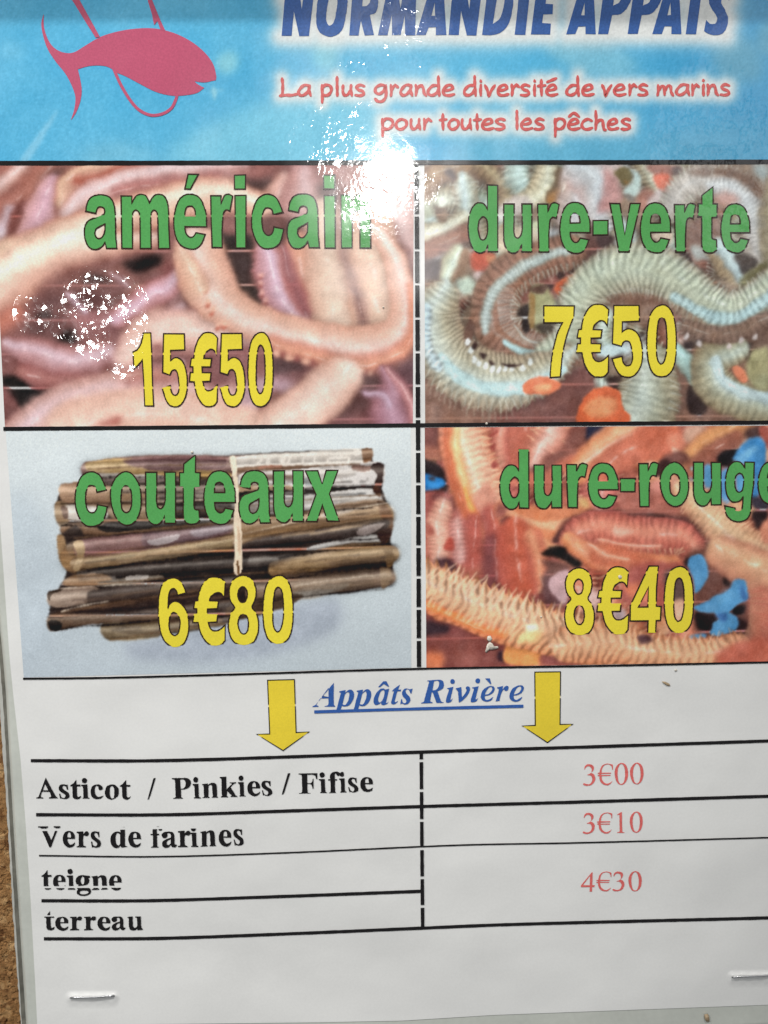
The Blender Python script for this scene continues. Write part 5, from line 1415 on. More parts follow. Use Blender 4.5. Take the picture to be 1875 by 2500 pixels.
# one-pen lettering of the slogan: strokes, baseline 0, x-height -1
PEN = {
 'L': ["0.12,-1.62 0.16,-1.0 0.14,-0.05", "0,0 0.35,-0.06 0.7,-0.05 1.0,-0.14"],
 'a': ["0.92,-0.9 0.55,-1.0 0.22,-0.75 0.02,-0.3 0.2,-0.03 0.5,-0.1 0.8,-0.45 0.9,-0.85", "0.92,-0.95 0.86,-0.5 1.0,0.0"],
 'p': ["0.08,-1.0 0.12,0.0 0.1,0.65", "0.1,-0.7 0.4,-1.0 0.85,-0.92 1.0,-0.55 0.75,-0.12 0.4,-0.02 0.15,-0.15"],
 'l': ["0.5,-1.75 0.52,-0.9 0.55,0.0"],
 'u': ["0.05,-0.95 0.02,-0.4 0.2,-0.05 0.5,-0.08 0.85,-0.5", "0.88,-0.98 0.85,-0.5 0.97,0.0"],
 's': ["0.95,-0.88 0.5,-1.0 0.12,-0.78 0.35,-0.55 0.8,-0.4 0.9,-0.15 0.5,0.0 0.02,-0.05"],
 'g': ["0.88,-0.92 0.5,-1.0 0.12,-0.75 0.08,-0.35 0.35,-0.15 0.7,-0.4 0.88,-0.85 0.9,0.1 0.65,0.5 0.3,0.55 0.05,0.3"],
 'r': ["0.1,-1.0 0.18,-0.5 0.12,0.0", "0.15,-0.45 0.4,-0.8 0.65,-0.98 0.85,-0.85 0.98,-0.78"],
 'n': ["0.05,-0.98 0.12,-0.5 0.05,0.0", "0.1,-0.45 0.35,-0.85 0.6,-0.92 0.75,-0.6 0.82,-0.2 1.0,0.02"],
 'd': ["0.75,-0.95 0.4,-0.92 0.05,-0.5 0.05,-0.15 0.35,-0.02 0.7,-0.25 0.85,-0.6", "0.84,-1.8 0.86,-0.9 0.92,0.02"],
 'e': ["0.08,-0.5 0.5,-0.5 0.85,-0.68 0.7,-0.98 0.35,-0.9 0.05,-0.5 0.15,-0.1 0.5,0.0 1.0,-0.12"],
 'i': ["0.5,-1.0 0.45,-0.5 0.5,0.0"],
 'v': ["0.02,-0.95 0.25,-0.5 0.4,0.0 0.65,-0.5 0.98,-0.95"],
 't': ["0.45,-1.45 0.45,-0.6 0.5,0.0", "0,-0.88 0.5,-0.9 1.0,-0.95"],
 'm': ["0.05,-0.95 0.08,-0.5 0.02,0.0", "0.06,-0.4 0.28,-0.85 0.42,-0.8 0.47,-0.05", "0.48,-0.4 0.68,-0.88 0.84,-0.8 0.88,-0.3 1.0,0.02"],
 'o': ["0.5,-0.98 0.15,-0.75 0.03,-0.35 0.25,-0.03 0.6,-0.05 0.95,-0.4 0.9,-0.8 0.5,-0.98"],
 'c': ["0.95,-0.8 0.6,-0.97 0.2,-0.75 0.05,-0.35 0.3,-0.03 0.65,-0.02 1.0,-0.15"],
 'h': ["0.1,-1.75 0.14,-0.9 0.1,0.0", "0.12,-0.5 0.4,-0.85 0.7,-0.85 0.78,-0.4 0.85,0.0 1.0,0.05"],
 "'": ["0.1,-1.25 0.9,-1.6"], '^': ["0.1,-1.22 0.5,-1.55 0.95,-1.2"], '.': ["0.45,-1.42 0.5,-1.32 0.52,-1.3"],
}
# ================================================================== the place
# ---- cork board behind everything
def cork_material():
    m = bpy.data.materials.new("cork")
    n, l = nodes_of(m)
    bs = n['Principled BSDF']; bs.inputs['Roughness'].default_value = .85
    bs.inputs['Specular IOR Level'].default_value = .2
    geo = n.new('ShaderNodeNewGeometry')
    v = n.new('ShaderNodeTexVoronoi'); v.inputs['Scale'].default_value = 620; v.inputs['Randomness'].default_value = 1
    nz = n.new('ShaderNodeTexNoise'); nz.inputs['Scale'].default_value = 900; nz.inputs['Detail'].default_value = 5; nz.inputs['Roughness'].default_value = .7
    wob = n.new('ShaderNodeVectorMath'); wob.operation = 'MULTIPLY_ADD'
    l.new(nz.outputs['Color'], wob.inputs[0]); wob.inputs[1].default_value = (.0016,)*3; l.new(geo.outputs['Position'], wob.inputs[2])
    l.new(wob.outputs[0], v.inputs['Vector'])
    r = n.new('ShaderNodeValToRGB')
    e = r.color_ramp.elements
    e[0].position = 0; e[0].color = (.19, .085, .032, 1)
    e[1].position = 1; e[1].color = (.80, .52, .26, 1)
    for p, c_ in ((.25, (.40, .21, .085, 1)), (.5, (.58, .33, .145, 1)), (.75, (.46, .25, .10, 1))):
        k = e.new(p); k.color = c_
    sep = n.new('ShaderNodeSeparateColor'); l.new(v.outputs['Color'], sep.inputs[0])
    l.new(sep.outputs[0], r.inputs[0])
    mx = n.new('ShaderNodeMix'); mx.data_type = 'RGBA'; mx.blend_type = 'MULTIPLY'
    r2 = n.new('ShaderNodeValToRGB'); r2.color_ramp.elements[0].color = (.42, .36, .3, 1); r2.color_ramp.elements[1].color = (1.25, 1.2, 1.1, 1)
    r2.color_ramp.elements[0].position = .36; r2.color_ramp.elements[1].position = .6
    l.new(nz.outputs[0], r2.inputs[0])
    mx.inputs[0].default_value = .85
    l.new(r.outputs[0], mx.inputs[6]); l.new(r2.outputs[0], mx.inputs[7])
    l.new(mx.outputs[2], bs.inputs['Base Color'])
    b = n.new('ShaderNodeBump'); b.inputs['Strength'].default_value = .9; b.inputs['Distance'].default_value = .0006
    l.new(nz.outputs[0], b.inputs['Height']); l.new(b.outputs[0], bs.inputs['Normal'])
    return m

def plain(name, col, rough=.6, metal=0, spec=.3, noise=0, nscale=300, nstretch=None, bump=0):
    m = bpy.data.materials.new(name)
    n, l = nodes_of(m)
    bs = n['Principled BSDF']
    bs.inputs['Base Color'].default_value = (*col, 1)
    bs.inputs['Roughness'].default_value = rough
    bs.inputs['Metallic'].default_value = metal
    bs.inputs['Specular IOR Level'].default_value = spec
    if noise or bump:
        geo = n.new('ShaderNodeNewGeometry')
        nz = n.new('ShaderNodeTexNoise'); nz.inputs['Scale'].default_value = nscale; nz.inputs['Detail'].default_value = 4
        src = geo.outputs['Position']
        if nstretch:
            mp = n.new('ShaderNodeMapping'); mp.inputs['Scale'].default_value = nstretch
            l.new(src, mp.inputs['Vector']); src = mp.outputs[0]
        l.new(src, nz.inputs['Vector'])
    if noise:
        mr = n.new('ShaderNodeMapRange'); l.new(nz.outputs[0], mr.inputs[0])
        mr.inputs[1].default_value = .3; mr.inputs[2].default_value = .7
        mr.inputs[3].default_value = 1 - noise; mr.inputs[4].default_value = 1 + noise
        vm = n.new('ShaderNodeVectorMath'); vm.operation = 'SCALE'; vm.inputs[0].default_value = col
        l.new(mr.outputs[0], vm.inputs['Scale']); l.new(vm.outputs[0], bs.inputs['Base Color'])
    if bump:
        b = n.new('ShaderNodeBump'); b.inputs['Strength'].default_value = 1; b.inputs['Distance'].default_value = bump
        l.new(nz.outputs[0], b.inputs['Height']); l.new(b.outputs[0], bs.inputs['Normal'])
    return m

M_CORK = cork_material()
M_WOOD = plain("frame_wood", (.42, .27, .14), .55, noise=.25, nscale=40, nstretch=(1, 1, 14))
M_STEEL = plain("staple_steel", (.62, .62, .63), .28, metal=1.0, noise=.1, nscale=900)
M_FILM = laminated("film_margin", (.56, .58, .53), grain=.03, grain_scale=700, mottling=.06)
M_GROOVE = laminated("film_groove", (.15, .145, .12), grain=.2, grain_scale=500, mottling=.25, rough=.4)  # dirty grey film, its colour darkened for the shade down in the groove
M_BACK = laminated("backing_film", (.50, .50, .46), grain=.05, grain_scale=900, mottling=.1)
M_DIRT = plain("dried_glue", (.62, .57, .49), .8, noise=.3, nscale=1500, bump=.0001)
M_DIRT2 = plain("brown_speck", (.36, .27, .17), .8, noise=.3, nscale=1500)

board = empty("cork_board", (0, 0.003, -.19))
tag(board, "brown cork notice board showing in a strip left of the laminated price list", "notice board")
def local(o, parent):
    o.parent = parent
    o.matrix_parent_inverse = Matrix.Translation(-Vector(parent.location))
    return o
# cork sheet: a relief grid, fine where it shows
def cork_sheet():
    X0, X1, Z0, Z1 = -.30, .30, -.31, .158
    vs_, fs = [], []
    xs = np.concatenate([np.linspace(X0, -.112, 12)[:-1], np.arange(-.112, -.082, .00042), np.linspace(-.08, X1, 24)])
    zs = np.concatenate([np.linspace(Z0, -.175, 12)[:-1], np.arange(-.175, -.02, .00042), np.linspace(-.018, Z1, 20)])
    gx, gz = np.meshgrid(xs, zs)
    nh = vnoise(gx.shape, 4, 91, 3, .6) * .00028 + vnoise(gx.shape, 1.6, 95, 2, .6) * .00016
    pit = vnoise(gx.shape, 3.2, 97, 2)
    nh = nh + np.where(pit < -.42, .0006, 0)
    fine = ((gx > -.112) & (gx < -.082) & (gz > -.175) & (gz < -.02))
    yv = BOARD_Y + np.where(fine, nh, 0)
    n_x, n_z = len(xs), len(zs)
    verts = list(zip(gx.ravel(), yv.ravel(), gz.ravel()))
    for j in range(n_z - 1):
        for i in range(n_x - 1):
            a = j*n_x + i
            fs.append((a, a+1, a+n_x+1, a+n_x))
    return verts, fs
BOARD_Y = 0.0026
v_, f_ = cork_sheet()
o = mesh_obj("cork_sheet", v_, f_, M_CORK); local(o, board)
# loose cork granules standing proud of the sheet (nobody could count them)
bm = bmesh.new()
for i in range(2600):
    px = random.uniform(-30, 75); py = random.uniform(1650, 2560)
    c0 = P(px, py)
    c = CAM + (c0 - CAM) * ((BOARD_Y + DIST) / DIST)
    r = random.uniform(.00035, .0010)
    q = bmesh.ops.create_icosphere(bm, subdivisions=1, radius=r, matrix=Matrix.Translation(c + Vector((0, .00006, 0))) @ Matrix.Rotation(random.uniform(0, 3.1), 4, 'Y') @ Matrix.Diagonal((1.3, .38, .8, 1)))
    for v in q['verts']:
        v.co += Vector((random.uniform(-1, 1), random.uniform(-.6, .6), random.uniform(-1, 1))) * r * .28
me = bpy.data.meshes.new("cork_granules"); bm.to_mesh(me); bm.free(); me.materials.append(M_CORK)
o = bpy.data.objects.new("cork_granules", me); scene.collection.objects.link(o); local(o, board); tag(o, kind="stuff")

def box_mesh(name, x0, x1, y0, y1, z0, z1, mat, bev=.0015):
    bm = bmesh.new()
    bmesh.ops.create_cube(bm, size=1, matrix=Matrix.Translation(((x0+x1)/2, (y0+y1)/2, (z0+z1)/2)) @ Matrix.Diagonal((x1-x0, y1-y0, z1-z0, 1)))
    bmesh.ops.bevel(bm, geom=bm.edges[:], offset=bev, segments=3, affect='EDGES')
    me = bpy.data.meshes.new(name); bm.to_mesh(me); bm.free(); me.materials.append(mat)
    o = bpy.data.objects.new(name, me); scene.collection.objects.link(o)
    return o
# wooden frame of the board, above the picture: it shades the top of the list
fz = .1350
o = box_mesh("frame_rail", -.325, .325, -.0240, .0022, fz, fz + .026, M_WOOD); local(o, board)

# ---- the laminated price list
poster = empty("laminated_price_list", tuple(P(1000, 2490)))
tag(poster, "glossy laminated bait price list with blue header, four bait pictures and a river bait table", "price list")
def L(o): return local(o, poster)

def edge_curve(pairs):
    ys = [p[0] for p in pairs]; xs = [p[1] for p in pairs]
    return lambda y: float(np.interp(y, ys, xs))
paper_left = edge_curve([(-330, -78), (400, -42), (1100, -12), (1600, 23), (1700, 33), (1850, 50), (2000, 62), (2200, 75), (2400, 86), (2500, 91)])
film_left = edge_curve([(-380, -150), (400, -100), (1100, -40), (1400, -12), (1600, 9), (1700, 17), (1860, 26), (2085, 39), (2300, 53), (2500, 66), (2600, 72)])
groove_left = edge_curve([(-380, -160), (400, -109), (1100, -49), (1400, -20), (1600, 2), (1700, 10), (1860, 18.5), (2085, 31), (2300, 45), (2500, 58), (2600, 64)])
rim_left = edge_curve([(-380, -168), (400, -117), (1100, -58), (1400, -28), (1600, -5), (1783, 7), (1860, 13), (1980, 21), (2085, 27), (2200, 34), (2350, 45), (2480, 54), (2600, 60)])
paper_bottom = lambda x: float(np.interp(x, [60, 767, 980, 1206, 1875, 2080], [2504, 2496, 2492, 2478, 2453, 2446]))
film_bottom = lambda x: float(np.interp(x, [60, 980, 1875, 2140], [2560, 2545, 2506, 2495]))
groove_bottom = lambda x: film_bottom(x) + 9
rim_bottom = lambda x: film_bottom(x) + 18
paper_right = lambda y: float(np.interp(y, [-330, 400, 1650, 2500], [2105, 2092, 2080, 2070]))
film_right = lambda y: paper_right(y) + 60

def quad_grid(name, fl, fr, yt, fb, nx, ny, h, mat, parent=True, rough_edge=0, hfun=None):
    """sheet between curves: x from fl(y) to fr(y), y from yt to fb(x)"""
    vs_ = []
    for j in range(ny + 1):
        for i in range(nx + 1):
            u = i / nx; v = j / ny
            ym = yt + (2500 - yt) * v
            x = fl(ym) * (1-u) + fr(ym) * u
            y = yt + (fb(x) - yt) * v
            if rough_edge and i in (0,): x += random.uniform(-1, 1) * rough_edge
            hh = h if hfun is None else hfun(x, y, u, v)
            vs_.append(P(x, y, hh))
    fs = []
    for j in range(ny):
        for i in range(nx):
            a = j*(nx+1) + i
            fs.append((a+nx+1, a+nx+2, a+1, a))
    o = mesh_obj(name, vs_, fs, mat, sheet=(hfun is None))
    return L(o) if parent else o

# backing film behind: rim flush on the cork, groove, then the raised pouch margin
o = quad_grid("backing_sheet", rim_left, lambda y: film_right(y) + 14, -352, rim_bottom, 60, 240, -.0021, M_BACK, rough_edge=1.3); tag(o, "greyish film backing whose rim shows beyond the list")
o = quad_grid("edge_groove", groove_left, lambda y: film_right(y) + 7, -349, groove_bottom, 60, 200, -.0012, M_GROOVE, rough_edge=.6)
def margin_h(x, y, u, v):
    d = min(x - film_left(y), film_right(y) - x, film_bottom(x) - y, y + 346)
    return -.00016 - .0006 * max(0, 1 - d / 7.0) ** 2
def finegrid(name, h, mat):
    us = np.concatenate([np.array([0, .001, .002, .003, .005, .008, .012, .02, .04]), np.linspace(.06, .94, 50), np.array([.96, .98, .99, 1])])
    vv = np.concatenate([np.linspace(0, .97, 150), np.array([.98, .985, .99, .993, .996, .998, 1])])
    vs_, fs = [], []
    for v in vv:
        for u in us:
            ym = -346 + 2846*v
            x = film_left(ym)*(1-u) + film_right(ym)*u
            y = -346 + (film_bottom(x) + 346)*v
            vs_.append(P(x, y, margin_h(x, y, u, v)))
    nx = len(us)
    for j in range(len(vv)-1):
        for i in range(nx-1):
            a = j*nx + i
            fs.append((a+nx, a+nx+1, a+1, a))
    return L(mesh_obj(name, vs_, fs, mat))
o = finegrid("film_margin", 0, M_FILM); tag(o, "clear greyish sealed film margin round the sheet")
o = quad_grid("paper_sheet", paper_left, paper_right, -330, paper_bottom, 90, 150, 0.0, M_PAPER)
tag(o, "white printed paper sheet")

# ---- printed pictures: fine grids carrying ink colour per vertex
STEP = 2
def picture(name, label, c, quad, h, cell):
    """quad: corner points tl, tr, br, bl in layout units"""
    (tlx, tly), (trx, try_), (brx, bry), (blx, bly) = quad
    nx = int(max(trx - tlx, brx - blx) / cell); ny = int(max(bly - tly, bry - try_) / cell)
    u = np.linspace(0, 1, nx+1)[None, :]; v = np.linspace(0, 1, ny+1)[:, None]
    X = (tlx*(1-u) + trx*u)*(1-v) + (blx*(1-u) + brx*u)*v
    Y = (tly*(1-u) + try_*u)*(1-v) + (bly*(1-u) + bry*u)*v
    col = sample(c.a, (X - c.x0)/c.step, (Y - c.y0)/c.step)
    g = np.random.default_rng(5).normal(0, 1, col.shape[:2])
    g = gblur(g, .5)
    col = np.clip(col + g[..., None]*5.0, 0, 255)
    alb = np.clip((srgb(col) - VEIL) / GAIN, .004, .85)
    pts = PA(X, Y, h).reshape(-1, 3).astype(np.float32)
    me = bpy.data.meshes.new(name)
    me.vertices.add(len(pts)); me.vertices.foreach_set('co', pts.ravel())
    jj, ii = np.mgrid[0:ny, 0:nx]
    a = (jj*(nx+1) + ii).ravel()
    f = np.stack([a + nx + 1, a + nx + 2, a + 1, a], 1).astype(np.int32)
    me.loops.add(f.size); me.loops.foreach_set('vertex_index', f.ravel())
    me.polygons.add(len(f)); me.polygons.foreach_set('loop_start', np.arange(0, f.size, 4, dtype=np.int32))
    me.update(calc_edges=True)
    at = me.color_attributes.new("print_colour", 'FLOAT_COLOR', 'POINT')
    rgba = np.ones((len(pts), 4), np.float32); rgba[:, :3] = alb.reshape(-1, 3)
    at.data.foreach_set('color', rgba.ravel())
    me.polygons.foreach_set('use_smooth', np.ones(len(f), bool))
    me.materials.append(M_PHOTO); me.update()
    px_, pz_ = pts[:, 0].astype(float), pts[:, 2].astype(float)
    wx = 0.00016*62*np.cos(px_*62 + .7)*np.cos(pz_*48 + .4) + .00009*40*np.cos(pz_*95 + px_*40)
    wz = -0.00016*48*np.sin(px_*62 + .7)*np.sin(pz_*48 + .4) + .00009*95*np.cos(pz_*95 + px_*40)
    nn = np.stack([-wx, -np.ones_like(wx), -wz], -1); nn /= np.linalg.norm(nn, axis=1)[:, None]
    me.normals_split_custom_set_from_vertices(nn)
    o = bpy.data.objects.new(name, me); scene.collection.objects.link(o)
    L(o); tag(o, label)
    return o

H1, H2, H3 = .00004, .00010, .00014
random.seed(3)
for fn, nm, lb, quad in (
    (paint_lugworms, "bait_photo", "printed photo of pale pink lugworms under the word américain", ((-19, 404), (1010, 402), (1008, 1036), (12, 1042))),
    (paint_green_ragworms, "bait_photo", "printed photo of grey green ragworms under the word dure-verte", ((1036, 402), (2072, 401), (2064, 1026), (1038, 1036))),
    (paint_razor_clams, "bait_photo", "printed photo of a tied bundle of razor clams under the word couteaux", ((14, 1052), (1003, 1044), (1004, 1630), (58, 1654))),
    (paint_red_ragworms, "bait_photo", "printed photo of orange red ragworms with blue chips", ((1037, 1044), (2064, 1038), (2056, 1612), (1041, 1630)))):
    c = fn(); dropout_rows(c)
    picture(nm, lb, c, quad, H1, 2.0)

# ---- header lettering
def box(o, s, b): return (o[0] + b[0]/s, o[1] + b[1]/s, o[0] + b[2]/s, o[1] + b[3]/s)
def letters(font, items):
    """items: (char, box in layout units) -> loops per letter"""
    return [font.place(ch, bx) for ch, bx in items]
def lettering(name, label, font, items, mat, outline=0, omat=None, drop=False, gap=5.0, h=H2, jit=.35):
    gl = letters(font, items)
    gl = [[jitter(lp, jit) for lp in loops] for loops in gl]
    o = print_mesh(name, [fill_tris(loops) for loops in gl], mat, poster, h, drop=drop, gap=gap)
    L(o); tag(o, label)
    if outline:
        pcs = [strip_of(lp, [outline*random.uniform(.8, 1.2) for _ in lp]) for loops in gl for lp in loops]
        q = print_mesh("outline", pcs, omat, o, h + .00004, drop=True, gap=6.0)
        q.parent = o
    return o, gl

h1o, h2o, hs = (660, 0), (1230, 0), 2.8603
hd_items = [('N', box(h1o, hs, (78, -130, 318, 252))), ('O', box(h1o, hs, (320, -140, 540, 256))), ('R', box(h1o, hs, (550, -130, 755, 247))),
            ('M', box(h1o, hs, (750, -130, 1020, 247))), ('A', box(h1o, hs, (1018, -130, 1228, 245))), ('N', box(h1o, hs, (1245, -130, 1488, 247))),
            ('D', box(h1o, hs, (1480, -130, 1698, 245))), ('I', box(h2o, hs, (75, -130, 190, 242))), ('E', box(h2o, hs, (190, -130, 370, 240))),
            ('A', box(h2o, hs, (435, -130, 642, 238))), ('P', box(h2o, hs, (658, -130, 895, 237))), ('P', box(h2o, hs, (865, -130, 1105, 237))),
            ('A', box(h2o, hs, (1038, -130, 1242, 238))), ('T', box(h2o, hs, (1262, -130, 1440, 238))), ('S', box(h2o, hs, (1398, -135, 1590, 245)))]
o, hd_gl = lettering("title_lettering", "bold italic navy title NORMANDIE APPATS", HD, hd_items, M_NAVY, jit=.5)

s1, s2, ss = (670, 170), (1240, 170), 2.765
def pen_items():
    L1 = [('L', s1, 38, 150), ('a', s1, 160, 245), ('p', s1, 315, 385), ('l', s1, 405, 440), ('u', s1, 460, 525), ('s', s1, 545, 610), ('g', s1, 675, 760), ('r', s1, 780, 835),
          ('a', s1, 850, 930), ('n', s1, 950, 1025), ('d', s1, 1035, 1120), ('e', s1, 1135, 1215), ('d', s1, 1280, 1365), ('i', s1, 1375, 1412), ('v', s1, 1420, 1490), ('e', s1, 1505, 1580),
          ('r', s2, 20, 78), ('s', s2, 85, 148), ('i', s2, 162, 200), ('t', s2, 203, 253), ('e', s2, 258, 335), ('d', s2, 395, 485), ('e', s2, 500, 580), ('v', s2, 635, 700),
          ('e', s2, 715, 795), ('r', s2, 815, 870), ('s', s2, 880, 945), ('m', s2, 1008, 1115), ('a', s2, 1135, 1225), ('r', s2, 1240, 1290), ('i', s2, 1302, 1340), ('n', s2, 1345, 1420), ('s', s2, 1435, 1498)]
    L2 = [('p', s1, 722, 800), ('o', s1, 818, 895), ('u', s1, 920, 985), ('r', s1, 1005, 1060), ('t', s1, 1116, 1162), ('o', s1, 1175, 1245), ('u', s1, 1265, 1330), ('t', s1, 1345, 1395),
          ('e', s1, 1400, 1480), ('s', s1, 1490, 1558), ('l', s1, 1618, 1655), ('e', s2, 88, 165), ('s', s2, 180, 245), ('p', s2, 312, 385), ('e', s2, 405, 485), ('c', s2, 495, 570),
          ('h', s2, 585, 660), ('e', s2, 672, 745), ('s', s2, 765, 828)]
    out = []
    for row, (ytop, ybase, slope) in ((L1, (104, 176, -4/1660)), (L2, (332, 403, 0))):
        for k, (ch, org, a, b) in enumerate(row):
            xs_ = org[0] + a/ss; xe = org[0] + b/ss
            yb = 170 + ybase/ss + (xs_ - 670)*slope*.6; xh = (ybase - ytop)/ss
            extra = []
            if ch == 'i': extra = ['.']
            if row is L1 and k == 20: extra = ["'"]
            if row is L2 and k == 14: extra = ['^']
            for g_ in [ch] + extra:
                for st in PEN[g_]:
                    p = [(float(q.split(',')[0]), float(q.split(',')[1])) for q in st.split()]
                    p = [(xs_ + x*(xe-xs_), yb + y*xh) for x, y in p]
                    out.append(p)
    return out
pen = pen_items()
pcs = []; pen_pts = []
for k, st in enumerate(pen):
    sm = smooth_path([(x, y, False) for x, y in st], False, 2.5)
    n_ = len(sm)
    w = [7.5 * (1 + .12*math.sin(i*.9 + k)) * (0.78 if i in (0, n_-1) else 1) for i in range(n_)]
    pen_pts += sm[::2]
    v_, f_ = strip_of(sm, w, closed=False)
    # each stroke a hair apart in depth is avoided by merging overlaps into one silhouette later
    pcs.append((v_, f_))
    for e_ in (0, -1):      # round ends
        cx, cy = sm[e_]; d = np.array(sm[e_]) - np.array(sm[1] if e_ == 0 else sm[-2]); a0 = math.atan2(d[1], d[0])
        rr = (w[0] if e_ == 0 else w[-1]) / 2 * .98
        vs_ = [(cx, cy)] + [(cx + rr*math.cos(a0 + t), cy + rr*math.sin(a0 + t)) for t in np.linspace(-1.57, 1.57, 6)]
        pcs.append((vs_, [(0, i, i+1) for i in range(1, 6)]))
# strokes that cross are set a few microns apart so that no two lie in one plane
def pen_mesh(name, pcs, mat, h0):
    verts, faces = [], []
    for k, (v2, fs) in enumerate(pcs):
        hh = h0 + (k % 9) * .000004
        b0 = len(verts)
        verts += [P(x, y, hh) for x, y in v2]
        for f in fs:
            idx = list(f); a = 0
            for i in range(len(idx)):
                p, q = v2[idx[i]], v2[idx[(i+1) % len(idx)]]
                a += p[0]*q[1] - q[0]*p[1]
            if a > 0: idx.reverse()
            faces.append([b0 + i for i in idx])
    return mesh_obj(name, verts, faces, mat, sheet=True)
o = L(pen_mesh("slogan_lettering", pcs, M_RED, H2)); tag(o, "brushed red slogan La plus grande diversité de vers marins pour toutes les pêches")

tight = [q for loops in hd_gl for lp in loops for q in lp[::1]]
# fill the inside of the letters too
for (ch, b) in hd_items:
    for i in range(5):
        for j in range(9): tight.append((b[0] + (b[2]-b[0])*(.2 + .15*i), b[1] + (b[3]-b[1])*j/8))
c = paint_header(pen_pts, tight)
picture("header_panel", "printed pale blue water header with soft light shafts", c, ((-44, -262), (2086, -268), (2076, 392), (-26, 394)), H1, 4.0)

# ---- fish emblem with its hook
fs_ = 1.765
fish = "188,60c 190,120 215,185 255,220 310,228 370,195 430,160 510,135 590,123 660,122 720,133 780,155 840,190 890,235 920,280 932,330 930,345c 880,355 838,350c 850,362 880,378c 850,400 800,410 740,412 670,395 600,360 540,328 500,312c 470,290 430,282 380,285 335,298c 345,340 352,390 345,440 325,490 305,518c 320,470 325,420 310,370 280,315 240,265 205,210 185,150 178,100"
lp = [(x/fs_, y/fs_) for x, y in smooth_path(parse(fish), True, 12)]
emb = empty("fish_emblem", tuple(P(300, 160))); local(emb, poster)
def E(o):
    o.parent = emb
    o.matrix_parent_inverse = Matrix.Translation(-P(300, 160))
    return o
E(print_mesh("fish_silhouette", [fill_tris([lp])], M_PINK, None, H2))
hk = ["306,-8c 338,-8c 430,158c 412,162c 360,80c", "600,-160c 625,-160c 655,0c 690,85c 713,134c 692,128c 678,90c 664,108c 655,62c 636,0c"]
pc = []
for h_ in hk:
    l2 = [(x/fs_, y/fs_) for x, y in smooth_path(parse(h_), True, 12)]
    pc.append(fill_tris([l2]))
pc.append(strip_of([(x/fs_, y/fs_) for x, y in smooth_path([(150, -330, False), (230, -150, False), (320, -6, False)], False, 10)], 15, closed=False))
loopp = [(x/fs_, y/fs_) for x, y in smooth_path([(x, y, False) for x, y in ((488, 292), (518, 360), (560, 430), (600, 474), (650, 496), (700, 490), (738, 466), (757, 430), (764, 404))], False, 8)]
pc.append(strip_of(loopp, 7.2, closed=False))
E(print_mesh("fish_hook", pc, M_PINK, None, H2 + .00003))

# ---- names and prices on the pictures
def row(font_items, o, s): return [(ch, box(o, s, b)) for ch, b in font_items]
GI = 3.3
n1 = row([('a', (66, 271, 395, 825)), ('m', (437, 266, 930, 815)), ('e', (970, 265, 1305, 822)), ("'", (1082, 62, 1220, 215)), ('r', (1345, 265, 1568, 805))], (190, 410), 4.1475) \
   + row([('i', (210, 68, 325, 790)), ('dot', (210, 68, 325, 790)), ('c', (380, 258, 698, 798)), ('a', (732, 255, 1052, 798)), ('i', (1090, 68, 1208, 790)), ('dot', (1090, 68, 1208, 790)), ('n', (1265, 258, 1560, 790))], (520, 410), 4.046)
lettering("bait_name", "green word américain with thin black outline", SANS, n1, M_GREEN, GI, M_OUTL)
n2 = row([('d', (58, 52, 382, 797)), ('u', (447, 258, 757, 797)), ('r', (820, 245, 1055, 785)), ('e', (1062, 240, 1395, 800)), ('-', (1425, 437, 1590, 598))], (1130, 440), 4.484) \
   + row([('v', (38, 238, 350, 735)), ('e', (350, 230, 662, 745)), ('r', (700, 235, 918, 735)), ('t', (942, 65, 1140, 745)), ('e', (1175, 240, 1475, 745))], (1480, 440), 4.2)
lettering("bait_name", "green word dure-verte with thin black outline", SANS, n2, M_GREEN, GI, M_OUTL)
n3 = row([('c', (62, 292, 435, 925)), ('o', (472, 290, 828, 912)), ('u', (880, 297, 1225, 905)), ('t', (1270, 95, 1510, 898))], (170, 1090), 4.74) \
   + row([('e', (78, 265, 425, 852)), ('a', (462, 262, 808, 848)), ('u', (840, 265, 1168, 835)), ('x', (1190, 260, 1562, 822))], (480, 1090), 4.484)
lettering("bait_name", "green word couteaux with thin black outline", SANS, n3, M_GREEN, GI, M_OUTL)
n4 = row([('d', (48, 80, 385, 775)), ('u', (445, 262, 765, 770)), ('r', (822, 242, 1065, 755)), ('e', (1070, 238, 1420, 762)), ('-', (1445, 415, 1615, 570))], (1210, 1080), 4.74) \
   + row([('r', (95, 240, 338, 775)), ('o', (355, 238, 700, 775)), ('u', (758, 240, 1092, 770)), ('g', (1135, 230, 1492, 960)), ('e', (1538, 232, 1890, 756))], (1540, 1080), 4.952)
lettering("bait_name", "green word dure-rouge with thin black outline", SANS, n4, M_GREEN, GI, M_OUTL)
for lab, its, og, sc_ in (
    ("yellow price 15€50 on the pink worm photo", [('1', (65, 98, 283, 878)), ('5', (375, 108, 643, 887)), ('E', (665, 93, 965, 885)), ('5', (990, 105, 1258, 887)), ('0', (1288, 92, 1558, 885))], (310, 790), 4.366),
    ("yellow price 7€50 on the grey green worm photo", [('7', (82, 122, 425, 928)), ('E', (448, 103, 812, 925)), ('5', (850, 118, 1192, 925)), ('0', (1240, 110, 1572, 920))], (1310, 720), 4.608),
    ("yellow price 6€80 on the razor clam photo", [('6', (72, 93, 408, 850)), ('E', (450, 82, 808, 835)), ('8', (840, 65, 1172, 828)), ('0', (1218, 65, 1550, 815))], (370, 1390), 4.484),
    ("yellow price 8€40 on the orange worm photo", [('8', (85, 75, 420, 832)), ('E', (448, 62, 805, 825)), ('4', (822, 55, 1170, 805)), ('0', (1205, 58, 1535, 808))], (1360, 1370), 4.608)):
    lettering("price_lettering", lab, SANS, row(its, og, sc_), M_YELLOW, GI, M_OUTL)

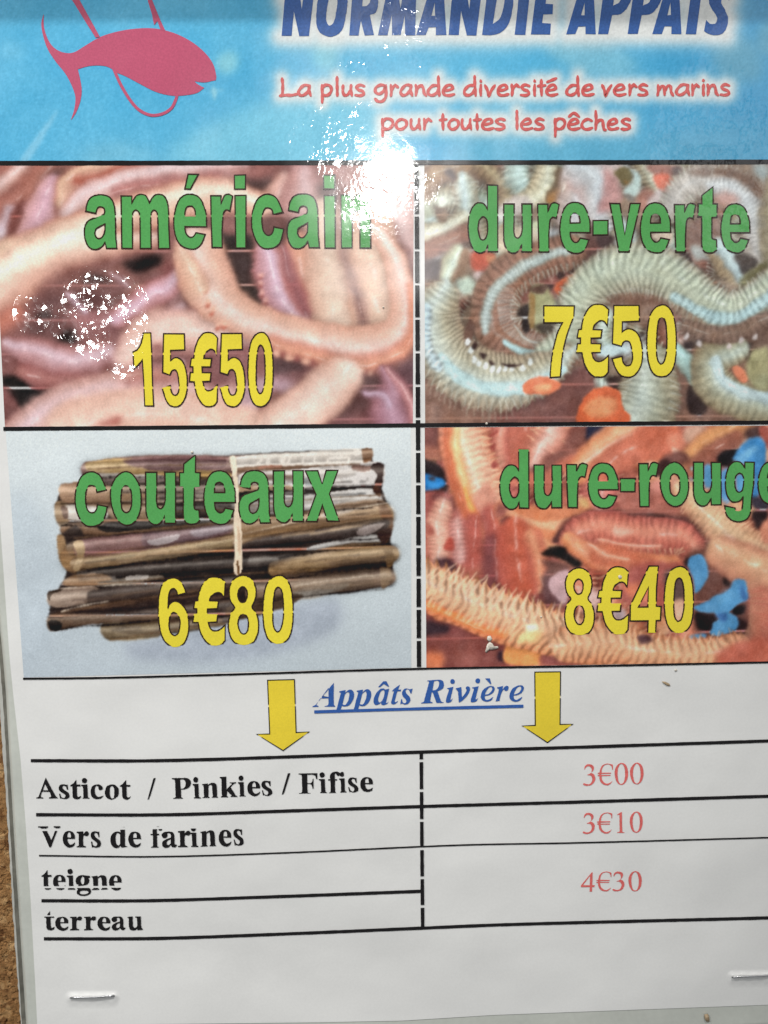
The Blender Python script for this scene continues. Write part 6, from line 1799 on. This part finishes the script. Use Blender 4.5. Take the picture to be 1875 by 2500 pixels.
# ---- black rules
def rule(name, label, pts, w, drop=False, h=H3, mat=None):
    q = smooth_path([(x, y, False) for x, y in pts], False, 14)
    q = [(x, y + random.uniform(-.12, .12)) for x, y in q]
    v2, f2 = strip_of(q, [w*random.uniform(.93, 1.05) for _ in q], closed=False)
    o = print_mesh(name, [(v2, f2)], mat or M_BLACK, None, h, drop=drop, gap=6.5)
    L(o); tag(o, label)
    return o
rule("rule_line", "black rule under the blue header", [(-27, 398), (400, 397.5), (1000, 396.5), (1500, 396), (2076, 394)], 11)
rule("rule_line", "black rule between the two rows of photos", [(8, 1047), (500, 1043), (1020, 1038), (1500, 1034), (2066, 1030)], 9.5)
rule("rule_line", "thin black rule below the photos", [(56, 1657), (250, 1655), (520, 1648), (1020, 1633), (1450, 1626), (1875, 1617), (2058, 1614)], 5.2)
rule("rule_line", "black rule above the river bait table", [(75, 1857), (383, 1857), (700, 1848), (1029, 1836), (1450, 1823), (1875, 1809), (2056, 1803)], 8)
rule("rule_line", "black rule below Asticot Pinkies Fifise", [(88, 1989), (409, 1989), (700, 1980), (1029, 1969), (1450, 1957), (1875, 1944), (2056, 1939)], 8)
rule("rule_line", "thin black rule below Vers de farines", [(95, 2089), (383, 2091.5), (700, 2082), (1029, 2067), (1169, 2062), (1400, 2058), (1875, 2045), (2056, 2040)], 4)
rule("rule_line", "black rule below teigne ending at the divider", [(101, 2199), (358, 2199), (650, 2190), (1028, 2176)], 8)
rule("rule_line", "black rule below terreau", [(107, 2292), (383, 2291), (700, 2280), (1029, 2266), (1250, 2257), (1875, 2241), (2056, 2236)], 8)
def divider(label, pts, w):
    xs_ = [p[0] for p in pts]; ys_ = [p[1] for p in pts]
    pcs_ = []
    y = ys_[0]
    q = [(float(np.interp(yy, ys_, xs_)), yy) for yy in np.arange(ys_[0], ys_[-1], 8)]
    o = print_mesh("dashed_divider", [strip_of(q, [w*random.uniform(.92, 1.05) for _ in q], closed=False)], M_BLACK, None, H3 + .00004, drop=True, gap=7)
    L(o); tag(o, label)
divider("dashed black upright divider between the photos", [(1017, 404), (1020, 900), (1023, 1630)], 11)
divider("dashed black upright divider in the price table", [(1028.5, 1840), (1030, 2050), (1032, 2268)], 9)

# ---- arrows and the river bait heading
for lab, pts, og, sc_ in (("yellow arrow pointing down left of Appâts Rivière", "125,78c 372,72c 388,560c 508,553c 268,725c 25,575c 145,573c", (620, 1640), 3.77),
                          ("yellow arrow pointing down right of Appâts Rivière", "1185,45c 1445,42c 1440,575c 1570,572c 1313,758c 1058,590c 1190,585c", (1020, 1630), 4.1475)):
    lp = [(og[0] + x/sc_, og[1] + y/sc_) for x, y in smooth_path(parse(pts), True, 12)]
    o = print_mesh("down_arrow", [fill_tris([lp])], M_YELLOW2, None, H2); L(o); tag(o, lab)
    q = print_mesh("outline", [strip_of(lp, 2.6)], M_BLACK, None, H2 + .00004, drop=True, gap=6)
    q.parent = o
ti = row([('A', (538, 100, 748, 324)), ('p', (758, 165, 922, 352)), ('p', (918, 160, 1080, 350)), ('a', (1100, 153, 1245, 307)), ('^', (1143, 86, 1245, 142)), ('t', (1262, 118, 1355, 302)), ('s', (1345, 152, 1460, 302))], (620, 1640), 3.77) \
   + row([('R', (35, 122, 265, 362)), ('i', (285, 115, 375, 355)), ('dot', (285, 115, 375, 355)), ('v', (385, 190, 530, 352)), ('i', (537, 108, 632, 350)), ('dot', (537, 108, 632, 350)), ('e', (637, 185, 780, 345)), ('`', (680, 108, 745, 168)), ('r', (788, 183, 920, 342)), ('e', (928, 178, 1075, 345))], (1020, 1630), 4.1475)
lettering("heading_lettering", "blue bold italic heading Appâts Rivière", TBI, ti, M_BLUE, jit=.3)
rule("heading_underline", "blue underline of Appâts Rivière", [(767, 1738), (1000, 1731), (1278, 1724)], 7.6, mat=M_BLUE)

# ---- table texts
a_ = row([('A', (85, 175, 315, 398)), ('s', (330, 247, 445, 408)), ('t', (458, 195, 570, 410)), ('i', (575, 178, 665, 403)), ('dot', (575, 178, 665, 403)), ('c', (680, 248, 815, 410)), ('o', (835, 250, 985, 412)), ('t', (1000, 200, 1115, 412)), ('/', (1300, 178, 1388, 410))], (70, 1860), 4.484) \
   + row([('P', (62, 243, 342, 548)), ('i', (372, 230, 487, 545)), ('dot', (372, 230, 487, 545)), ('n', (515, 315, 750, 538)), ('k', (780, 223, 1040, 527)), ('i', (1052, 207, 1165, 517)), ('dot', (1052, 207, 1165, 517)), ('e', (1192, 290, 1380, 515)), ('s', (1405, 285, 1562, 510))], (410, 1860), 6.144) \
   + row([('/', (110, 172, 232, 492)), ('F', (365, 173, 640, 478)), ('i', (668, 158, 788, 468)), ('dot', (668, 158, 788, 468)), ('f', (808, 148, 985, 468)), ('i', (970, 150, 1080, 460)), ('s', (1105, 235, 1255, 460)), ('e', (1290, 230, 1475, 453))], (670, 1860), 6.144)
lettering("bait_text", "black serif text Asticot / Pinkies / Fifise", TB, a_, M_BLACK, 1.0, M_BLACK, jit=.35)
# the dot of the last i overlaps the f: its own tiny layer
lettering("letter_dot", None, TB, row([('dot', (970, 150, 1080, 460))], (670, 1860), 6.144), M_BLACK, h=H2 + .00003)
b_ = row([('V', (40, 85, 205, 240)), ('e', (225, 120, 315, 242)), ('r', (330, 122, 418, 240)), ('s', (435, 122, 510, 243)), ('d', (583, 90, 710, 245)), ('e', (717, 125, 810, 242)), ('f', (885, 86, 968, 242)), ('a', (968, 125, 1080, 245)), ('r', (1090, 118, 1180, 238)), ('i', (1180, 82, 1240, 238)), ('dot', (1180, 82, 1240, 238)), ('n', (1258, 115, 1372, 235)), ('e', (1395, 112, 1488, 235)), ('s', (1505, 105, 1580, 228))], (80, 1990), 3.072)
lettering("bait_text", "black serif text Vers de farines cut by a missing print line", TB, b_, M_BLACK, 1.0, M_BLACK, drop=True, gap=6.0, jit=.35)
c_ = row([('t', (120, 192, 255, 452)), ('e', (275, 255, 440, 455)), ('i', (460, 175, 570, 450)), ('dot', (460, 175, 570, 450)), ('g', (582, 260, 785, 535)), ('n', (795, 260, 1010, 455)), ('e', (1030, 260, 1197, 462))], (80, 2090), 5.53)
lettering("bait_text", "black serif text teigne cut by a missing print line", TB, c_, M_BLACK, 1.0, M_BLACK, drop=True, gap=5.0, jit=.35)
d_ = row([('t', (155, 745, 292, 1000)), ('e', (305, 820, 478, 1005)), ('r', (505, 815, 660, 998)), ('r', (692, 815, 850, 998)), ('e', (875, 820, 1045, 1005)), ('a', (1065, 815, 1250, 1003)), ('u', (1280, 815, 1482, 1003))], (80, 2090), 5.53)
lettering("bait_text", "black serif text terreau", TB, d_, M_BLACK, 1.0, M_BLACK, drop=True, gap=3.5, jit=.35)
for lab, its in (("red price 3€00 in the first table row", [('3', (145, 158, 328, 482)), ('E', (362, 148, 592, 475)), ('0', (618, 138, 820, 468)), ('0', (850, 135, 1052, 460))]),
                 ("red price 3€10 in the second table row", [('3', (138, 888, 320, 1205)), ('E', (352, 882, 582, 1200)), ('1', (655, 878, 765, 1187)), ('0', (845, 868, 1040, 1185))]),
                 ("red price 4€30 in the tall bottom table cell", [('4', (112, 1780, 320, 2070)), ('E', (342, 1768, 570, 2068)), ('3', (585, 1768, 765, 2065)), ('0', (825, 1762, 1025, 2065))])):
    lettering("price_lettering", lab, TR, row(its, (1400, 1840), 6.144), M_PRICE, jit=.35)

# ---- staples
def staple(label, x0, y0, x1, y1):
    root = empty("staple", tuple(P((x0+x1)/2, (y0+y1)/2, .0002)))
    tag(root, label, "staple", "staples through the lower edge of the price list")
    a = P(x0, y0, .0008); b = P(x1, y1, .0008)
    path = [P(x0 + 1, y0 + 2, -.0006), P(x0 - .5, y0 + .4, .0003), P(x0 + 1.5, y0, .0008)]
    for i in range(1, 8):
        t = i / 8
        path.append(a.lerp(b, t) + Vector((0, -.00018*math.sin(math.pi*t), .00006*math.sin(7*t))))
    path += [P(x1 - 1.5, y1, .0008), P(x1 + .5, y1 + .4, .0003), P(x1 - 1, y1 + 2, -.0006)]
    bm = bmesh.new(); rings = []
    for i, p in enumerate(path):
        t = (path[min(i+1, len(path)-1)] - path[max(i-1, 0)]).normalized()
        u = t.cross(Vector((0, 1, 0)));
        if u.length < .1: u = t.cross(Vector((0, 0, 1)))
        u.normalize(); w = t.cross(u).normalized()
        rings.append([bm.verts.new(p + u*.00023*math.cos(k*math.pi/5) + w*.00018*math.sin(k*math.pi/5)) for k in range(10)])
    for i in range(len(rings)-1):
        for k in range(10): bm.faces.new((rings[i][k], rings[i][(k+1) % 10], rings[i+1][(k+1) % 10], rings[i+1][k]))
    bm.faces.new(rings[0][::-1]); bm.faces.new(rings[-1])
    bmesh.ops.recalc_face_normals(bm, faces=bm.faces[:])
    me = bpy.data.meshes.new("staple_wire"); bm.to_mesh(me); bm.free(); me.materials.append(M_STEEL)
    me.polygons.foreach_set('use_smooth', [True]*len(me.polygons))
    o = bpy.data.objects.new("staple_wire", me); scene.collection.objects.link(o)
    local(o, root)
    return root
def blister(x0, x1, y0):
    """film pressed up round the staple"""
    nx, ny = 60, 30; vs_ = []
    for j in range(ny+1):
        for i in range(nx+1):
            x = x0 - 26 + (x1 - x0 + 52)*i/nx; y = y0 - 26 + 72*j/ny
            dx = max(0, abs(x - (x0+x1)/2) - (x1-x0)/2) / 10.0; dy = (y - y0) / (9.0 if y < y0 else 16.0)
            e = 1 if (0 < i < nx and 0 < j < ny) else 0
            hh = -.00002 + .00040*math.exp(-(dx*dx + dy*dy)) * (1 + .12*math.sin(x*.21 + 1) * math.cos(y*.3))
            vs_.append(P(x, y, hh if e else -.00003))
    fs = [((j+1)*(nx+1)+i, (j+1)*(nx+1)+i+1, j*(nx+1)+i+1, j*(nx+1)+i) for j in range(ny) for i in range(nx)]
    o = L(mesh_obj("film_blister", vs_, fs, M_PAPER)); tag(o, "white film pressed up round a staple")
blister(174, 277, 2434); blister(1790, 1896, 2383)
staple("silver wire staple in the lower left corner of the price list", 172, 2436, 279, 2431)
staple("silver wire staple at the lower right, cut by the picture edge", 1788, 2386, 1898, 2379)

# ---- small marks on the film
def speck(label, cx, cy, pts, mat, h):
    vs_ = []; k = len(pts)
    top = [P(cx + x, cy + y, .00018 + h*random.uniform(.3, .6)) for x, y in pts]
    bot = [P(cx + x*1.12, cy + y*1.12, .00012) for x, y in pts]
    mid = P(cx, cy, .00018 + h)
    verts = [mid] + top + bot
    faces = []
    for i in range(k):
        j = (i+1) % k
        faces.append((0, 1+j, 1+i)); faces.append((1+i, 1+j, 1+k+j, 1+k+i))
    o = mesh_obj("glue_speck", verts, faces, mat); L(o); tag(o, label)
speck("beige crumb stuck on the lower left of the orange worm photo", 1194, 1562, [(-3, -8), (3, -9), (7, -2), (3, 4), (-2, 3), (-5, -2)], M_DIRT, .0003)
speck("beige crumb stuck on the lower left of the orange worm photo", 1198, 1578, [(-8, -4), (-2, -10), (4, -6), (8, 1), (16, 0), (17, 4), (6, 7), (-4, 8), (-10, 14), (-12, 11)], M_DIRT, .0004)
speck("tan crumb on white paper right of the right arrow", 1626, 1670, [(-9, -6), (-1, -5), (7, -1), (10, 4), (3, 4), (-6, -2)], M_DIRT2, .0002)
speck("tiny white bubble on the orange worm photo price", 1513, 1409, [(-4, -2), (0, -5), (5, -2), (4, 3), (-1, 4)], M_DIRT, .0001)
speck("small brown scrap at the bottom edge", 1726, 2486, [(-6, -8), (2, -10), (5, -2), (6, 7), (-1, 8), (-5, 2)], M_DIRT2, .0004)
for x, y, r in ((1188, 1034, 3), (1321, 1506, 2), (1650, 1636, 3), (936, 750, 2), (469, 1104, 3)):
    speck("tiny pale fleck on the film", x, y, [(r*math.cos(t), r*math.sin(t)) for t in np.linspace(0, 6.28, 7)[:-1]], M_DIRT, .0001)
